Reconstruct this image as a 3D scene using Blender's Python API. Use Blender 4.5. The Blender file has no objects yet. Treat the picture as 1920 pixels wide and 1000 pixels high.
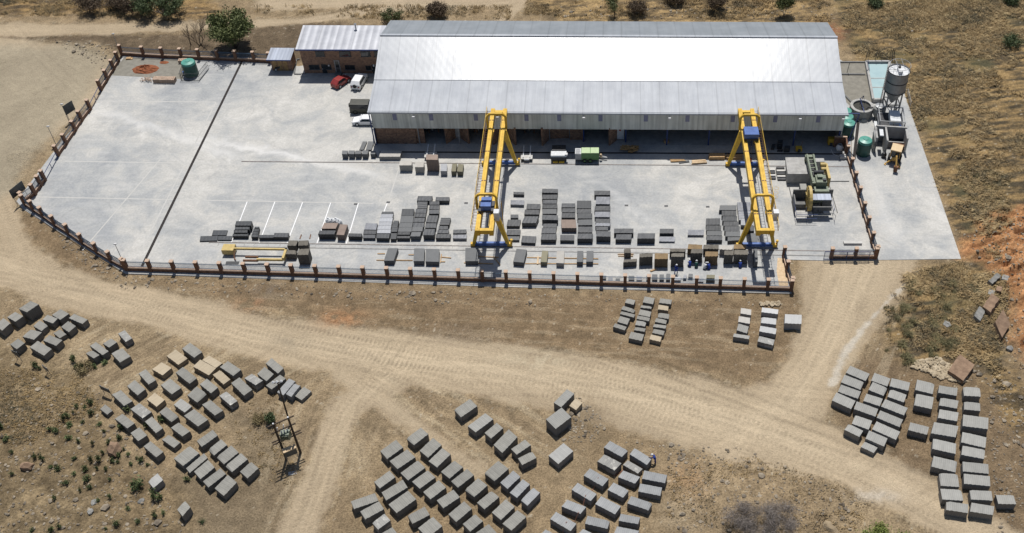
import bpy, bmesh, math, random
import numpy as np
from mathutils import Vector, Matrix
random.seed(7)
R = math.radians
scene = bpy.context.scene
COL = scene.collection
# ---------------------------------------------------------------- camera
TH = R(44.8); CT, ST = math.cos(TH), math.sin(TH); CH = 106.0; F = 1937.0; PX, PY = 1137.0, 500.0
cam = bpy.data.cameras.new('camera'); cam.sensor_width = 36; cam.lens = 36*F/1920
cam.shift_x = -(PX-960)/1920; cam.shift_y = 0; cam.clip_end = 3000; cam.clip_start = 1
co = bpy.data.objects.new('camera', cam); COL.objects.link(co)
co.location = (0, 0, CH); co.rotation_euler = (R(90)-TH, 0, 0); scene.camera = co
# ---------------------------------------------------------------- sky, sun, exposure
w = bpy.data.worlds.new('World'); scene.world = w; w.use_nodes = True
nt = w.node_tree; bg = nt.nodes['Background']; bg.inputs[1].default_value = 0.072
sky = nt.nodes.new('ShaderNodeTexSky'); sky.sky_type = 'NISHITA'; sky.sun_disc = False
sky.sun_elevation = R(67); sky.sun_rotation = R(0); sky.dust_density = 1.2
nt.links.new(sky.outputs[0], bg.inputs[0])
sl = bpy.data.lights.new('sun', 'SUN'); sl.energy = 4.8; sl.angle = R(0.5); sl.color = (1, .965, .91)
so = bpy.data.objects.new('sun', sl); COL.objects.link(so); so.location = (0, 150, 200)
so.rotation_euler = (R(-23), 0, R(0))
scene.view_settings.view_transform = 'Standard'; scene.view_settings.look = 'None'
scene.view_settings.exposure = -0.06; scene.view_settings.gamma = 1
# ---------------------------------------------------------------- point helpers
def G(x, y, z=0.0):
    """point of the place whose picture position is x, y and whose height is z"""
    u = (x-PX)/F; v = (y-PY)/F; t = (CH-z)/(ST+v*CT)
    return (u*t, t*(CT-v*ST))
def GY(x, y, Y):
    u = (x-PX)/F; v = (y-PY)/F; t = Y/(CT-v*ST)
    return (u*t, CH-t*(ST+v*CT))
# ---------------------------------------------------------------- materials
def node(nt, typ, **kw):
    n = nt.nodes.new(typ)
    for k, v in kw.items():
        if k in ('loc',): continue
        if hasattr(n, k): setattr(n, k, v)
        else: n.inputs[k].default_value = v
    return n
MATS = {}
def new_mat(name, rough=.8, metal=0., base=(.5, .5, .5)):
    m = bpy.data.materials.new(name); m.use_nodes = True
    b = m.node_tree.nodes['Principled BSDF']
    b.inputs['Roughness'].default_value = rough; b.inputs['Metallic'].default_value = metal
    b.inputs['Base Color'].default_value = (*base, 1)
    MATS[name] = m; return m, m.node_tree, b
def ramp(nt, pts):
    r = nt.nodes.new('ShaderNodeValToRGB'); e = r.color_ramp.elements
    while len(e) < len(pts): e.new(.5)
    for i, (p, c) in enumerate(pts):
        e[i].position = p; e[i].color = (*c, 1) if len(c) == 3 else c
    return r
def noise(nt, scale, detail=5, rough=.6, vec=None, dist=0.):
    n = nt.nodes.new('ShaderNodeTexNoise'); n.inputs['Scale'].default_value = scale
    n.inputs['Detail'].default_value = detail; n.inputs['Roughness'].default_value = rough
    n.inputs['Distortion'].default_value = dist
    if vec is not None: nt.links.new(vec, n.inputs['Vector'])
    return n
def mix(nt, fac, a, b, mode='MIX'):
    m = nt.nodes.new('ShaderNodeMix'); m.data_type = 'RGBA'; m.blend_type = mode
    for s, v in ((0, fac), (6, a), (7, b)):
        if hasattr(v, 'is_linked') or hasattr(v, 'links'): nt.links.new(v, m.inputs[s])
        elif isinstance(v, (int, float)): m.inputs[s].default_value = v
        else: m.inputs[s].default_value = (*v, 1)
    return m.outputs[2]
def math_(nt, op, a, b=0., c=None):
    m = nt.nodes.new('ShaderNodeMath'); m.operation = op
    for i, v in enumerate((a, b, c)):
        if v is None: continue
        if isinstance(v, (int, float)): m.inputs[i].default_value = v
        else: nt.links.new(v, m.inputs[i])
    return m.outputs[0]
def mapping(nt, scale=(1, 1, 1), rot=(0, 0, 0), src='Object'):
    t = nt.nodes.new('ShaderNodeTexCoord'); mp = nt.nodes.new('ShaderNodeMapping')
    mp.inputs['Scale'].default_value = scale; mp.inputs['Rotation'].default_value = rot
    nt.links.new(t.outputs[src], mp.inputs[0]); return mp.outputs[0]
def bump(nt, b, h, strength=.4, dist=.05):
    n = nt.nodes.new('ShaderNodeBump'); n.inputs['Strength'].default_value = strength
    n.inputs['Distance'].default_value = dist; nt.links.new(h, n.inputs['Height'])
    nt.links.new(n.outputs[0], b.inputs['Normal'])
def noisy(name, c1, c2, scale=2., rough=.8, metal=0., bumpd=0., detail=6, vary=0.):
    m, nt, b = new_mat(name, rough, metal)
    v = mapping(nt); n = noise(nt, scale, detail, .65, v)
    r = ramp(nt, [(.3, c1), (.7, c2)]); nt.links.new(n.outputs[0], r.inputs[0])
    out = r.outputs[0]
    if vary:
        oi = nt.nodes.new('ShaderNodeObjectInfo')
        k = math_(nt, 'MULTIPLY_ADD', oi.outputs['Random'], vary*2, 1-vary)
        hs = nt.nodes.new('ShaderNodeHueSaturation'); nt.links.new(out, hs.inputs['Color'])
        nt.links.new(k, hs.inputs['Value']); out = hs.outputs[0]
    nt.links.new(out, b.inputs['Base Color'])
    if bumpd: bump(nt, b, n.outputs[0], .6, bumpd)
    return m
def granite(name, c1, c2, rough, groove=1., vary=.12, dust=None):
    """quarried stone: speckle, wet or dusty patches, saw and drill marks along the local y axis"""
    m, nt, b = new_mat(name, rough)
    v = mapping(nt); n = noise(nt, 1.1, 6, .7, v); f = noise(nt, 14, 3, .6, v)
    r = ramp(nt, [(.25, c1), (.75, c2)])
    s = math_(nt, 'MULTIPLY_ADD', f.outputs[0], .35, math_(nt, 'MULTIPLY', n.outputs[0], .65))
    nt.links.new(s, r.inputs[0]); out = r.outputs[0]
    wv = nt.nodes.new('ShaderNodeTexWave'); wv.bands_direction = 'X'; wv.inputs['Scale'].default_value = 1.35
    wv.inputs['Distortion'].default_value = 1.2; wv.inputs['Detail'].default_value = 2; nt.links.new(v, wv.inputs['Vector'])
    out = mix(nt, .22*groove, out, mix(nt, 1., out, ramp_of(nt, wv.outputs[1]), 'MULTIPLY'))
    if dust:
        dn = noise(nt, .8, 4, .6, v); dr = ramp(nt, [(.52, (0, 0, 0)), (.66, (1, 1, 1))]); nt.links.new(dn.outputs[0], dr.inputs[0])
        out = mix(nt, dr.outputs[0], out, dust)
    # shade put into the colour: flanks are darkened, upward faces keep their tone
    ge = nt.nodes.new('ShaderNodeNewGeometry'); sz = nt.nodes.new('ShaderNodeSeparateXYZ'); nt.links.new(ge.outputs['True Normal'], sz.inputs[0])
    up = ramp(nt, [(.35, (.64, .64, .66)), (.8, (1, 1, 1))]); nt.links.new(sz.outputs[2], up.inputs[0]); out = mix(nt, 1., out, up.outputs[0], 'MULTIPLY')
    oi = nt.nodes.new('ShaderNodeObjectInfo')
    k = math_(nt, 'MULTIPLY_ADD', oi.outputs['Random'], vary*2, 1-vary)
    hs = nt.nodes.new('ShaderNodeHueSaturation'); nt.links.new(out, hs.inputs['Color']); nt.links.new(k, hs.inputs['Value'])
    nt.links.new(hs.outputs[0], b.inputs['Base Color'])
    bump(nt, b, math_(nt, 'ADD', math_(nt, 'MULTIPLY', wv.outputs[1], .35*groove), f.outputs[0]), .5, .02)
    return m
def ramp_of(nt, sock):
    r = ramp(nt, [(.1, (.45, .45, .45)), (.6, (1.0, 1.0, 1.0))]); nt.links.new(sock, r.inputs[0]); return r.outputs[0]
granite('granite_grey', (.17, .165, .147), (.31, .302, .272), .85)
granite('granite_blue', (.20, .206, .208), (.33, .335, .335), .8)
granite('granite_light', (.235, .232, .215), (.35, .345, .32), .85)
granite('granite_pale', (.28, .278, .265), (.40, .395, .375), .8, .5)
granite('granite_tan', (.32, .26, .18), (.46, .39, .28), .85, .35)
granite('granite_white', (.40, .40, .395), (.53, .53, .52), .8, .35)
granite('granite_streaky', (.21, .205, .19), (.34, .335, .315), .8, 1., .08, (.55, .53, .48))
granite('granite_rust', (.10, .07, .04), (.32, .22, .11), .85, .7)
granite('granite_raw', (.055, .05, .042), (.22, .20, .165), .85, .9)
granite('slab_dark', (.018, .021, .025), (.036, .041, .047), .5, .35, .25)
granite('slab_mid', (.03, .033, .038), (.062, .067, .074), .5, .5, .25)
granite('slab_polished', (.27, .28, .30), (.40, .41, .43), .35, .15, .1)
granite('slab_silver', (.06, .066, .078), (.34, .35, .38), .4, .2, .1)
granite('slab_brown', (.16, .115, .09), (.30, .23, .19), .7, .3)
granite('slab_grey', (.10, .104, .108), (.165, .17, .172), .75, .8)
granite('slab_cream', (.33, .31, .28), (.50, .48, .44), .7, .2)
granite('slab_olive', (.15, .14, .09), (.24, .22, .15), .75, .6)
noisy('steel_yellow', (.46, .28, .02), (.72, .46, .05), .9, .6, 0, 0, 8)
noisy('steel_blue', (.03, .08, .26), (.07, .15, .40), 1.5, .45)
noisy('steel_dark', (.025, .027, .03), (.06, .06, .065), 2, .5, .3)
noisy('steel_grey', (.22, .23, .24), (.34, .35, .36), 1.2, .5, .4)
noisy('steel_rust', (.10, .045, .02), (.22, .11, .06), 3, .8)
noisy('rail_steel', (.10, .09, .085), (.22, .20, .19), 2, .5, .4)
noisy('palisade', (.03, .07, .13), (.07, .13, .21), 2, .5, .2)
noisy('frame_blue', (.012, .03, .12), (.02, .05, .18), 2, .5)
noisy('machine_green', (.10, .125, .085), (.20, .23, .165), 2, .5)
noisy('bright_green', (.055, .15, .04), (.10, .22, .07), 1.5, .4)
noisy('lid_green', (.36, .47, .26), (.45, .56, .34), 1.5, .4)
noisy('tank_green', (.008, .05, .04), (.015, .09, .07), 1.5, .45)
noisy('tank_green_top', (.05, .22, .17), (.10, .32, .26), 1.5, .4)
noisy('timber', (.30, .18, .08), (.50, .34, .18), 3, .8)
noisy('timber_pale', (.45, .32, .18), (.62, .48, .32), 3, .8)
noisy('door_timber', (.20, .12, .045), (.36, .23, .10), 3, .7)
noisy('bark', (.035, .025, .018), (.09, .065, .045), 4, .9)
noisy('bark_grey', (.10, .085, .075), (.20, .175, .155), 4, .9)
noisy('leaf_olive', (.055, .075, .02), (.14, .155, .05), 1.3, .7, vary=.2)
noisy('leaf_weed', (.05, .075, .025), (.13, .16, .06), 1.5, .8, vary=.25)
noisy('twig_grey', (.15, .13, .115), (.32, .28, .25), 1.5, .9)
noisy('leaf_green', (.04, .06, .022), (.09, .12, .045), 1.5, .7, vary=.2)
noisy('leaf_lime', (.12, .16, .03), (.24, .27, .07), 1.5, .7)
noisy('leaf_dry', (.14, .11, .05), (.30, .24, .12), 1.3, .8)
noisy('leaf_brown', (.06, .04, .025), (.14, .10, .06), 1.5, .8)
noisy('rock_red', (.15, .095, .06), (.30, .20, .13), 1.2, .9, 0, .05, vary=.15)
noisy('rock_grey', (.16, .16, .15), (.30, .29, .27), 1.5, .9, 0, .05, vary=.15)
noisy('rubble', (.28, .22, .14), (.50, .42, .30), 1.5, .9, 0, .03)
noisy('rubble_dark', (.07, .055, .04), (.38, .32, .24), .7, .9, 0, .03, 2)
noisy('rock_tan', (.20, .15, .09), (.33, .26, .17), 1.2, .9, 0, .05)
noisy('guard_yellow', (.36, .26, .08), (.56, .42, .16), 1.5, .6)
noisy('leaf_tuft', (.10, .095, .045), (.26, .225, .11), 1.2, .9, vary=.25)
noisy('red_soil', (.17, .055, .022), (.30, .10, .04), 3, .95, 0, .06)
noisy('white_paint', (.70, .70, .70), (.80, .80, .80), 2, .5)
noisy('white_plastic', (.50, .515, .525), (.68, .69, .70), 3, .85)
noisy('black_rubber', (.012, .012, .013), (.03, .03, .03), 3, .8)
noisy('cement_wall', (.26, .255, .245), (.42, .415, .40), 1.2, .85, 0, .01)
noisy('cement_dark', (.10, .10, .10), (.19, .19, .185), 1.2, .8)
noisy('cement_pale', (.40, .39, .37), (.56, .55, .52), 1.0, .85)
noisy('settling_floor', (.16, .15, .125), (.24, .225, .19), 1.2, .9)
noisy('slurry', (.30, .42, .44), (.37, .49, .50), .5, .25)
noisy('slurry_dark', (.025, .025, .022), (.06, .058, .05), 1.2, .9)
noisy('drain_black', (.012, .010, .010), (.03, .024, .022), 2, .9)
noisy('joint_pale', (.40, .395, .37), (.47, .46, .44), 1.0, .85)
noisy('sign_back', (.045, .05, .05), (.10, .105, .10), 2, .6)
noisy('overall_blue', (.01, .035, .22), (.02, .06, .32), 6, .8)
noisy('skin_brown', (.08, .04, .025), (.12, .065, .04), 6, .6)
noisy('car_white', (.72, .72, .73), (.80, .80, .81), 1, .25)
noisy('car_red', (.22, .03, .03), (.30, .05, .045), 1, .25)
noisy('car_olive', (.045, .045, .035), (.07, .07, .055), 1, .4)
noisy('glass_dark', (.012, .016, .02), (.03, .036, .04), 1, .08)
noisy('lamp_grey', (.5, .5, .5), (.7, .7, .7), 1, .4)
noisy('hose_red', (.30, .12, .08), (.42, .18, .12), 1, .6)
noisy('paint_red', (.30, .05, .03), (.38, .08, .05), 1, .8)
noisy('backhoe_yellow', (.42, .24, .05), (.62, .40, .12), 2, .5)
noisy('backhoe_roof', (.50, .36, .20), (.62, .47, .28), 2, .6)
noisy('skylight', (.16, .17, .27), (.22, .23, .34), 1, .4)
def brick(name, c1, c2, mortar, scale=1.):
    m, nt, b = new_mat(name, .9)
    t = nt.nodes.new('ShaderNodeTexCoord'); sp = nt.nodes.new('ShaderNodeSeparateXYZ'); nt.links.new(t.outputs['Object'], sp.inputs[0])
    cb = nt.nodes.new('ShaderNodeCombineXYZ'); nt.links.new(math_(nt, 'ADD', sp.outputs[0], sp.outputs[1]), cb.inputs[0]); nt.links.new(sp.outputs[2], cb.inputs[1])
    bt = nt.nodes.new('ShaderNodeTexBrick'); nt.links.new(cb.outputs[0], bt.inputs['Vector'])
    bt.inputs['Color1'].default_value = (*c1, 1); bt.inputs['Color2'].default_value = (*c2, 1); bt.inputs['Mortar'].default_value = (*mortar, 1)
    bt.inputs['Scale'].default_value = 1; bt.inputs['Brick Width'].default_value = .24*scale; bt.inputs['Row Height'].default_value = .085*scale
    bt.inputs['Mortar Size'].default_value = .008; bt.inputs['Bias'].default_value = -.1
    n = noise(nt, 2.2, 6, .75, t.outputs['Object']); r = ramp(nt, [(.35, (.42, .42, .45)), (.65, (1.5, 1.38, 1.22))]); nt.links.new(n.outputs[0], r.inputs[0])
    nt.links.new(mix(nt, .8, bt.outputs[0], r.outputs[0], 'MULTIPLY'), b.inputs['Base Color'])
brick('brick_face', (.19, .112, .078), (.29, .18, .125), (.24, .20, .16), 2.)
brick('brick_fence', (.15, .075, .045), (.22, .115, .07), (.18, .14, .11), 1.4)
noisy('brick_cap', (.36, .25, .18), (.54, .41, .31), 3, .9)
def sheet(name, c1, c2, period, rough, metal, axis='X', depth=.03, stains=.35, panel=0):
    """corrugated steel sheeting with per-sheet tone"""
    m, nt, b = new_mat(name, rough, metal)
    v = mapping(nt); n = noise(nt, .35, 5, .6, v)
    r = ramp(nt, [(.3, c1), (.7, c2)]); nt.links.new(n.outputs[0], r.inputs[0]); out = r.outputs[0]
    sv = mapping(nt, (1.2, .05, .05)); sn = noise(nt, 1.6, 3, .6, sv)
    sr = ramp(nt, [(.35, (1-stains,)*3), (.6, (1, 1, 1))]); nt.links.new(sn.outputs[0], sr.inputs[0])
    out = mix(nt, .8, out, sr.outputs[0], 'MULTIPLY')
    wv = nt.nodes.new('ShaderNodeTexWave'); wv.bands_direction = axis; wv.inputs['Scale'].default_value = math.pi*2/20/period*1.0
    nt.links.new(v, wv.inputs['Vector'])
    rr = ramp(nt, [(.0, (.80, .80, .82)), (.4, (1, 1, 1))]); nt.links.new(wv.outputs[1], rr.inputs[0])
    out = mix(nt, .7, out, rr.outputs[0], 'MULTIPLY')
    # laps between sheets, dull streaks where dust has run down
    lp_ = nt.nodes.new('ShaderNodeTexWave'); lp_.bands_direction = axis; lp_.inputs['Scale'].default_value = math.pi*2/20/3.1; nt.links.new(v, lp_.inputs['Vector'])
    lr = ramp(nt, [(.0, (.82, .82, .82)), (.018, (1, 1, 1))]); nt.links.new(lp_.outputs[1], lr.inputs[0]); out = mix(nt, 1., out, lr.outputs[0], 'MULTIPLY')
    nt.links.new(out, b.inputs['Base Color'])
    if rough < .3:
        b.inputs['Specular IOR Level'].default_value = .26
        s2 = noise(nt, 2.2, 4, .7, mapping(nt, (1.1, .09, .09))); nt.links.new(math_(nt, 'MULTIPLY_ADD', s2.outputs[0], .22, rough-.10), b.inputs['Roughness'])
    if depth: bump(nt, b, wv.outputs[1], .7, depth)
    return m
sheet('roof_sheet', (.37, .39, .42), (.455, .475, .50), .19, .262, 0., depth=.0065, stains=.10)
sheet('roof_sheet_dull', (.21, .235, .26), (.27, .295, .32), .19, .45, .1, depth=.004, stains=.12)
sheet('clad_sheet', (.58, .60, .55), (.74, .75, .70), .2, .55, .0, depth=.005, stains=.36)
sheet('office_roof', (.30, .31, .34), (.42, .43, .46), 1.25, .5, .3, depth=.04, stains=.12)
sheet('canopy_blue', (.34, .38, .46), (.42, .46, .54), .6, .5, .0, depth=.01)
def mapping_of(nt, v, sc, rz):
    m = nt.nodes.new('ShaderNodeMapping'); m.inputs['Scale'].default_value = sc; m.inputs['Rotation'].default_value = (0, 0, rz); nt.links.new(v, m.inputs[0]); return m.outputs[0]
def concrete(name, seed):
    m, nt, b = new_mat(name, .75)
    v = mapping(nt)
    mp = nt.nodes.new('ShaderNodeMapping'); mp.inputs['Location'].default_value = (seed*31., seed*17., 0); nt.links.new(v, mp.inputs[0]); v = mp.outputs[0]
    big = noise(nt, .045, 5, .6, v, .6); mid = noise(nt, .22, 6, .65, v, .8); fine = noise(nt, 3., 5, .7, v)
    r = ramp(nt, [(.40, (.28, .29, .298)), (.48, (.355, .358, .35)), (.545, (.425, .415, .388)), (.62, (.50, .487, .455))])
    s = math_(nt, 'ADD', math_(nt, 'MULTIPLY', big.outputs[0], .55), math_(nt, 'ADD', math_(nt, 'MULTIPLY', mid.outputs[0], .4), math_(nt, 'MULTIPLY', fine.outputs[0], .06)))
    nt.links.new(s, r.inputs[0]); out = r.outputs[0]
    # blue-grey damp patches and scuffs
    pn = noise(nt, .11, 7, .72, v, 1.2); pr = ramp(nt, [(.50, (0, 0, 0)), (.60, (.85, .85, .85))]); nt.links.new(pn.outputs[0], pr.inputs[0])
    out = mix(nt, math_(nt, 'MULTIPLY', pr.outputs[0], .45), out, (.23, .243, .255))
    # tyre scrub marks: thin rings round wandering centres
    vo = nt.nodes.new('ShaderNodeTexVoronoi'); vo.inputs['Scale'].default_value = .052; nt.links.new(v, vo.inputs['Vector'])
    dn = noise(nt, .15, 2, .5, v)
    d = math_(nt, 'MULTIPLY', math_(nt, 'ADD', vo.outputs['Distance'], math_(nt, 'MULTIPLY', dn.outputs[0], .25)), 42.)
    ring = math_(nt, 'SINE', d); rr = ramp(nt, [(.90, (0, 0, 0)), (.99, (1, 1, 1))]); nt.links.new(ring, rr.inputs[0])
    gate = noise(nt, .13, 4, .6, v); gr = ramp(nt, [(.50, (0, 0, 0)), (.62, (1, 1, 1))]); nt.links.new(gate.outputs[0], gr.inputs[0])
    f = math_(nt, 'MULTIPLY', math_(nt, 'MULTIPLY', rr.outputs[0], gr.outputs[0]), .2)
    out = mix(nt, f, out, (.20, .20, .20))
    fr = ramp(nt, [(.3, (.86, .86, .86)), (.7, (1.1, 1.1, 1.1))]); nt.links.new(fine.outputs[0], fr.inputs[0]); out = mix(nt, 1., out, fr.outputs[0], 'MULTIPLY')
    dv_ = noise(nt, .5, 4, .6, mapping_of(nt, v, (.35, 1.6, 1), .5)); dr_ = ramp(nt, [(.5, (0, 0, 0)), (.68, (1, 1, 1))]); nt.links.new(dv_.outputs[0], dr_.inputs[0]); out = mix(nt, math_(nt, 'MULTIPLY', dr_.outputs[0], .22), out, (.53, .52, .50))
    # pale dust dragged across the slab by wheels
    for (p, q, wd, am) in (((165, 200), (470, 302), 1.5, .42), ((400, 262), (740, 336), 1.3, .5), ((330, 250), (600, 306), .7, .35), ((1100, 330), (1250, 440), .8, .2), ((1690, 480), (1620, 300), 2.2, .25)):
        A_ = Vector(G(*p)); B_ = Vector(G(*q)); dd = (B_-A_); LL = dd.length; dd.normalize()
        sx = nt.nodes.new('ShaderNodeSeparateXYZ'); nt.links.new(mapping(nt), sx.inputs[0])
        al_ = math_(nt, 'ADD', math_(nt, 'MULTIPLY', math_(nt, 'SUBTRACT', sx.outputs[0], A_.x), dd.x), math_(nt, 'MULTIPLY', math_(nt, 'SUBTRACT', sx.outputs[1], A_.y), dd.y))
        cr_ = math_(nt, 'ADD', math_(nt, 'MULTIPLY', math_(nt, 'SUBTRACT', sx.outputs[0], A_.x), -dd.y), math_(nt, 'MULTIPLY', math_(nt, 'SUBTRACT', sx.outputs[1], A_.y), dd.x))
        cr_ = math_(nt, 'ABSOLUTE', math_(nt, 'ADD', cr_, math_(nt, 'MULTIPLY_ADD', mid.outputs[0], 5., -2.5)))
        f_ = math_(nt, 'SUBTRACT', 1., math_(nt, 'MINIMUM', 1., math_(nt, 'DIVIDE', cr_, wd)))
        e_ = math_(nt, 'MULTIPLY', math_(nt, 'MINIMUM', 1., math_(nt, 'MAXIMUM', 0., math_(nt, 'DIVIDE', al_, 5.))), math_(nt, 'MINIMUM', 1., math_(nt, 'MAXIMUM', 0., math_(nt, 'DIVIDE', math_(nt, 'SUBTRACT', LL, al_), 5.))))
        out = mix(nt, math_(nt, 'MULTIPLY', math_(nt, 'MULTIPLY', f_, e_), am), out, (.62, .61, .59))
    nt.links.new(out, b.inputs['Base Color']); bump(nt, b, fine.outputs[0], .15, .01)
    return m
concrete('concrete_yard', 0.); concrete('concrete_apron', 2.3)
# ---------------------------------------------------------------- mesh building
class MB:
    def __init__(s): s.v = []; s.f = []; s.m = []; s.mats = []; s.cur = 0
    def mat(s, name):
        if name not in s.mats: s.mats.append(name)
        s.cur = s.mats.index(name); return s
    def add(s, vs, fs):
        o = len(s.v); s.v += [tuple(p) for p in vs]
        for f in fs: s.f.append(tuple(i+o for i in f)); s.m.append(s.cur)
        return s
    def box(s, x0, y0, z0, x1, y1, z1):
        return s.add([(x0, y0, z0), (x1, y0, z0), (x1, y1, z0), (x0, y1, z0), (x0, y0, z1), (x1, y0, z1), (x1, y1, z1), (x0, y1, z1)],
                     [(0, 3, 2, 1), (4, 5, 6, 7), (0, 1, 5, 4), (1, 2, 6, 5), (2, 3, 7, 6), (3, 0, 4, 7)])
    def hexa(s, b, t):
        """b and t: four bottom and four top corners, counter-clockwise from above"""
        return s.add(list(b)+list(t), [(0, 3, 2, 1), (4, 5, 6, 7), (0, 1, 5, 4), (1, 2, 6, 5), (2, 3, 7, 6), (3, 0, 4, 7)])
    def bar(s, a, b, w, h=None, up=(0, 0, 1)):
        h = h or w; a = Vector(a); b = Vector(b); d = (b-a)
        if d.length < 1e-6: return s
        d.normalize(); up = Vector(up)
        if abs(d.dot(up)) > .98: up = Vector((0, 1, 0))
        x = d.cross(up).normalized()*w/2; y = x.cross(d).normalized()*h/2
        vs = [a-x-y, a+x-y, a+x+y, a-x+y, b-x-y, b+x-y, b+x+y, b-x+y]
        return s.add(vs, [(0, 1, 2, 3), (7, 6, 5, 4), (0, 4, 5, 1), (1, 5, 6, 2), (2, 6, 7, 3), (3, 7, 4, 0)])
    def tube(s, a, b, r0, r1=None, n=8, caps=True):
        r1 = r0 if r1 is None else r1; a = Vector(a); b = Vector(b); d = (b-a)
        if d.length < 1e-6: return s
        d.normalize(); up = Vector((0, 0, 1)) if abs(d.z) < .95 else Vector((0, 1, 0))
        x = d.cross(up).normalized(); y = x.cross(d)
        vs = []
        for c, r in ((a, r0), (b, r1)):
            for i in range(n):
                t = 2*math.pi*i/n; vs.append(c+x*math.cos(t)*r+y*math.sin(t)*r)
        fs = [(i, i+n, (i+1) % n+n, (i+1) % n) for i in range(n)]
        if caps: fs += [tuple(range(n)), tuple(range(2*n-1, n-1, -1))]
        return s.add(vs, fs)
    def path(s, pts, r, n=5):
        for a, b in zip(pts, pts[1:]): s.tube(a, b, r, r, n)
        return s
    def lathe(s, c, prof, n=20, caps=True):
        """prof: list of (radius, z)"""
        vs = [];
        for r, z in prof:
            for i in range(n):
                t = 2*math.pi*i/n; vs.append((c[0]+math.cos(t)*r, c[1]+math.sin(t)*r, c[2]+z))
        fs = []
        for k in range(len(prof)-1):
            for i in range(n):
                j = (i+1) % n; fs.append((k*n+i, k*n+j, (k+1)*n+j, (k+1)*n+i))
        if caps: fs += [tuple(range(n-1, -1, -1)), tuple(range((len(prof)-1)*n, len(prof)*n))]
        return s.add(vs, fs)
    def prism(s, pts, z0, z1):
        n = len(pts); vs = [(p[0], p[1], z0) for p in pts]+[(p[0], p[1], z1) for p in pts]
        return s.add(vs, [tuple(range(n-1, -1, -1)), tuple(range(n, 2*n))]+[(i, (i+1) % n, (i+1) % n+n, i+n) for i in range(n)])
    def rock(s, c, r, seed=0, squash=.6, sub=1):
        bm = bmesh.new(); bmesh.ops.create_icosphere(bm, subdivisions=sub, radius=1)
        rd = random.Random(seed); sx, sy, sz = rd.uniform(.7, 1.3), rd.uniform(.7, 1.3), squash*rd.uniform(.7, 1.2)
        vs = []
        for v in bm.verts:
            k = r*rd.uniform(.75, 1.15); vs.append((c[0]+v.co.x*k*sx, c[1]+v.co.y*k*sy, c[2]+v.co.z*k*sz))
        fs = [tuple(v.index for v in f.verts) for f in bm.faces]; bm.free()
        return s.add(vs, fs)
    def build(s, name, mat=None, parent=None, loc=(0, 0, 0), rot=0., smooth=False):
        me = bpy.data.meshes.new(name); me.from_pydata(s.v, [], s.f)
        names = s.mats or [mat]
        for n in names: me.materials.append(MATS[n if n else mat])
        if len(names) > 1: me.polygons.foreach_set('material_index', s.m)
        if smooth: me.polygons.foreach_set('use_smooth', [True]*len(s.f))
        me.validate(); me.update()
        o = bpy.data.objects.new(name, me); COL.objects.link(o)
        o.location = loc; o.rotation_euler = (0, 0, rot)
        if parent: o.parent = parent
        return o
def tag(o, label=None, cat=None, group=None, kind=None):
    if label: o['label'] = label
    if cat: o['category'] = cat
    if group: o['group'] = group
    if kind: o['kind'] = kind
    return o
def empty(name, loc=(0, 0, 0), rz=0., label=None, cat=None, group=None):
    o = bpy.data.objects.new(name, None); COL.objects.link(o); o.location = loc; o.rotation_euler = (0, 0, rz)
    o.empty_display_size = .5
    return tag(o, label, cat, group)
def copy_tree(o, parent=None):
    c = o.copy(); COL.objects.link(c); c.parent = parent
    for ch in [q for q in o.children]: copy_tree(ch, c)
    return c
ORD = ['first', 'second', 'third', 'fourth', 'fifth', 'sixth', 'seventh', 'eighth', 'ninth', 'tenth', 'eleventh', 'twelfth']
NUM = ['one', 'two', 'three', 'four', 'five', 'six', 'seven', 'eight', 'nine', 'ten', 'eleven', 'twelve']
# ================================================================ GROUND
rng = np.random.default_rng(11)
def vnoise(x, y, seed):
    """smooth value noise on a hashed lattice"""
    xi = np.floor(x).astype(np.int64); yi = np.floor(y).astype(np.int64); fx = x-xi; fy = y-yi
    fx = fx*fx*(3-2*fx); fy = fy*fy*(3-2*fy)
    def h(a, b):
        n = (a*374761393+b*668265263+seed*1442695041) & 0xffffffff
        n = ((n ^ (n >> 13))*1274126177) & 0xffffffff
        return ((n ^ (n >> 16)) & 0xffff)/65535.
    a = h(xi, yi); b = h(xi+1, yi); c = h(xi, yi+1); d = h(xi+1, yi+1)
    return a+(b-a)*fx+(c-a)*fy+(a-b-c+d)*fx*fy
def fbm(x, y, seed, octv=4, gain=.55):
    s = 0; a = 1; t = 0
    for i in range(octv):
        s = s+a*vnoise(x*2**i+i*13.7, y*2**i+i*7.3, seed+i); t += a; a *= gain
    return s/t
def sm(e0, e1, x):
    t = np.clip((x-e0)/(e1-e0), 0, 1); return t*t*(3-2*t)
def W(pts): return [G(*p) for p in pts]
def dist_line(x, y, pts, widths):
    """signed-ish distance outside a road of varying half-width, plus across and along coordinates"""
    best = np.full(x.shape, 1e9); ac = np.zeros(x.shape); al = np.zeros(x.shape); L = 0.
    for (a, b, wa, wb) in zip(pts, pts[1:], widths, widths[1:]):
        dx, dy = b[0]-a[0], b[1]-a[1]; l = math.hypot(dx, dy)
        t = np.clip(((x-a[0])*dx+(y-a[1])*dy)/l/l, 0, 1)
        px_, py_ = x-(a[0]+t*dx), y-(a[1]+t*dy); d = np.hypot(px_, py_)-(wa+(wb-wa)*t)
        k = d < best; best = np.where(k, d, best)
        ac = np.where(k, (px_*-dy+py_*dx)/l, ac); al = np.where(k, L+t*l, al); L += l
    return best, ac, al
def in_poly(x, y, poly):
    r = np.zeros(x.shape, bool); n = len(poly)
    for i in range(n):
        x0, y0 = poly[i]; x1, y1 = poly[(i+1) % n]
        if y0 == y1: continue
        c = ((y0 > y) != (y1 > y)) & (x < (x1-x0)*(y-y0)/(y1-y0)+x0); r ^= c
    return r
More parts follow.
